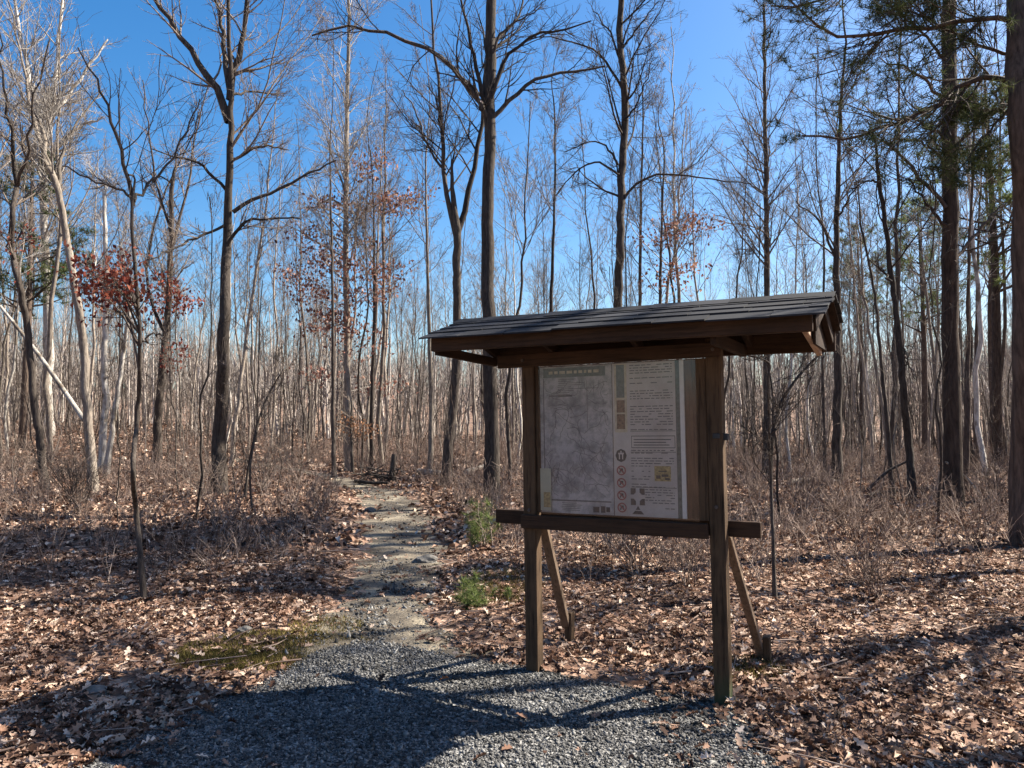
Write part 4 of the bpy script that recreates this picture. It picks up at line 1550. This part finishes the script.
# green seedlings
def seedling(px, py, h, n, label, seed, rx):
    g = np.random.default_rng(seed)
    p = hit(px, py)
    root = empty('pine_seedling', tuple(p), label, 'seedling', 'green seedlings by the trail')
    C, Rr = shrub_curves(np.array([[0, 0, 0.]]), n, np.array([h]), g, rx, 5)
    t = Tubes()
    t.add(C, Rr, 4)
    t.build('stem', M['twig'], root)
    cs = np.concatenate([C[:, k] for k in (1, 2, 3, 4)])
    V = needle_clumps(cs, 40, .13 * min(1, h * 3.2), g, .0026)
    mk('needles', V, None, np.arange(len(V)).reshape(-1, 3), M['needle_light'], root)


seedling(479, 548, .52, 9, 'bushy green pine seedling at the foot of the blazed trunk', 61, .3)
seedling(474, 606, .24, 9, 'low yellow green pine seedling right of the trail', 62, .9)
seedling(500, 600, .12, 4, 'tiny green pine seedling nearest the kiosk left post', 63, .8)

# ------------------------------------------------------------------ logs, stump, stones, blaze
def log(name, label, pts_px, w, material, cat='log', lift=.0, k=8):
    P = []
    for px, py, dz in pts_px:
        p = hit(px, py)
        P.append(p + np.array([0, 0, dz]))
    P = np.array(P)
    r = w / FPX * P[:, 1].mean() / 2
    C, rr = smooth_poly(P, np.linspace(r, r * .6, len(P)), 14)
    C[1:-1] += rng.normal(0, r * .15, C[1:-1].shape)
    t = Tubes()
    t.add(C, rr, k)
    o0 = P[0]
    V = np.concatenate(t.V) - o0
    Q = np.concatenate(t.Q)
    m_ = 14
    caps = [[0, j, j + 1] for j in range(1, k - 1)] + [[(m_ - 1) * k, (m_ - 1) * k + j + 1, (m_ - 1) * k + j] for j in range(1, k - 1)]
    o = mk(name, V, Q, caps, material, None, True)
    o.location = tuple(o0)
    tag(o, label, cat, 'fallen wood')
    return o


def pole(name, label, a, b_, Ya, Yb, w, material):
    A, B = at(*a, Ya), at(*b_, Yb)
    r = w / FPX * Ya / 2
    C, rr = smooth_poly([A, (A + B) / 2 + [0, 0, .08], B], [r, r * .85, r * .6], 14)
    t = Tubes()
    t.add(C, rr, 7)
    o = t.build(name, material, None, A)
    o.location = tuple(A)
    return tag(o, label, 'log', 'fallen wood')


log('fallen_log', 'pale log on the leaves between the trail crest and the forked tree', [(418, 476, .12), (440, 477, .12), (452, 478, .12)], 6, M['bark_pale'])
log('fallen_log', 'pale log end lying left of the blazed trunk', [(466, 476, .1), (478, 472, .14), (490, 469, .2)], 5, M['bark_pale'])
log('fallen_log', 'dark log lying at the trail crest', [(355, 484, .08), (372, 486, .08), (388, 486, .08)], 4, M['bark_dark'])
log('fallen_log', 'rotten log lying beyond the brush right of the kiosk', [(790, 487, .1), (815, 485, .12), (840, 486, .1)], 7, M['bark_grey'])
log('fallen_log', 'long thin log on the ground beneath the leaning tree', [(868, 499, .08), (910, 494, .1), (945, 492, .1)], 3.5, M['bark_dark'])
pole('leaning_pole', 'bare pale dead trunk leaning across the left woods', (84, 420), (0, 306), 17.0, 18.5, 5, M['bark_pale'])
pole('fallen_branch', 'pale bent stick leaning off the tall pine foot', (984, 500), (946, 462), 14.8, 14.0, 3.5, M['bark_pale'])
pole('fallen_branch', 'dark arched branch leaning against the leaning tree', (868, 490), (908, 461), 15.0, 15.0, 3.5, M['bark_dark'])

# brush heap with a stump at the trail crest
p = hit(386, 482)
hp = empty('brush_heap', tuple(p), 'dark heap of sticks and an upturned stump at the trail crest', 'brush heap')
g = np.random.default_rng(91)
t = Tubes()
n = 46
a = g.random(n) * 6.28
c = np.stack([g.normal(-.15, .3, n), g.normal(0, .2, n), np.abs(g.normal(.18, .12, n))], 1)
d = np.stack([np.cos(a), np.sin(a) * .6, g.normal(.25, .4, n)], 1) * g.uniform(.15, .4, n)[:, None]
t.add(np.stack([c - d, c + g.normal(0, .03, (n, 3)), c + d], 1), np.tile([[.016, .014, .008]], (n, 1)), 5)
t.build('sticks', M['bark_dark'], hp)
t = Tubes()
t.add(*smooth_poly([np.array([.16, 0, -.15]), np.array([.17, .0, .3]), np.array([.2, .02, .72])], [.10, .075, .06], 8), 9)
t.build('stump', M['bark_dark'], hp)

# white blaze painted on the trunk behind the kiosk
tr = [o for o in bpy.data.objects if o.type == 'EMPTY' and 'white paint blaze' in str(o.get('label', ''))][0]
q = at(491, 428, tr.location[1])
loc = Vector(q) - tr.location
bm = bmesh.new()
rr_ = 15.2 / FPX * tr.location[1] / 2 * 1.04
rows = []
for z in (-.055, 0, .055):
    rows.append([bm.verts.new((loc.x + rr_ * 1.05 * math.sin(a_), loc.y - rr_ * 1.05 * math.cos(a_), loc.z + z)) for a_ in (-.45, -.15, .15, .45)])
for i in range(2):
    for j in range(3):
        bm.faces.new((rows[i][j], rows[i][j + 1], rows[i + 1][j + 1], rows[i + 1][j]))
me = bpy.data.meshes.new('paint_blaze')
bm.to_mesh(me)
bm.free()
me.materials.append(plain('white_blaze_paint', (.7, .7, .68)))
bz = bpy.data.objects.new('paint_blaze', me)
COL.objects.link(bz)
bz.parent = tr

# a few larger stones along the trail
g = np.random.default_rng(17)
for k_, (px, py, s_, lab) in enumerate(((425, 563, .11, 'grey stone against the water bar log on the trail'), (244, 632, .05, 'rounded stone in the moss beside the gravel'),
                                        (370, 512, .10, 'flat stone in the upper trail'), (95, 694, .06, 'small pale stone among leaves at lower left'))):
    p = hit(px, py)
    bm = bmesh.new()
    bmesh.ops.create_icosphere(bm, subdivisions=3, radius=1)
    for v_ in bm.verts:
        c_ = v_.co
        f_ = 1 + .16 * math.sin(3.1 * c_.x + k_) * math.cos(2.7 * c_.y) + .09 * math.sin(7 * c_.z + 5 * c_.x)
        v_.co = Vector((c_.x * 1.3 * f_, c_.y * f_, c_.z * .6 * f_)) * s_
    me = bpy.data.meshes.new('stone')
    bm.to_mesh(me)
    bm.free()
    me.materials.append(plain('trail_stone', (.13, .122, .11), .9, .4, 25))
    o = bpy.data.objects.new('stone', me)
    COL.objects.link(o)
    o.location = tuple(p + [0, 0, s_ * .2])
    tag(o, lab, 'stone')
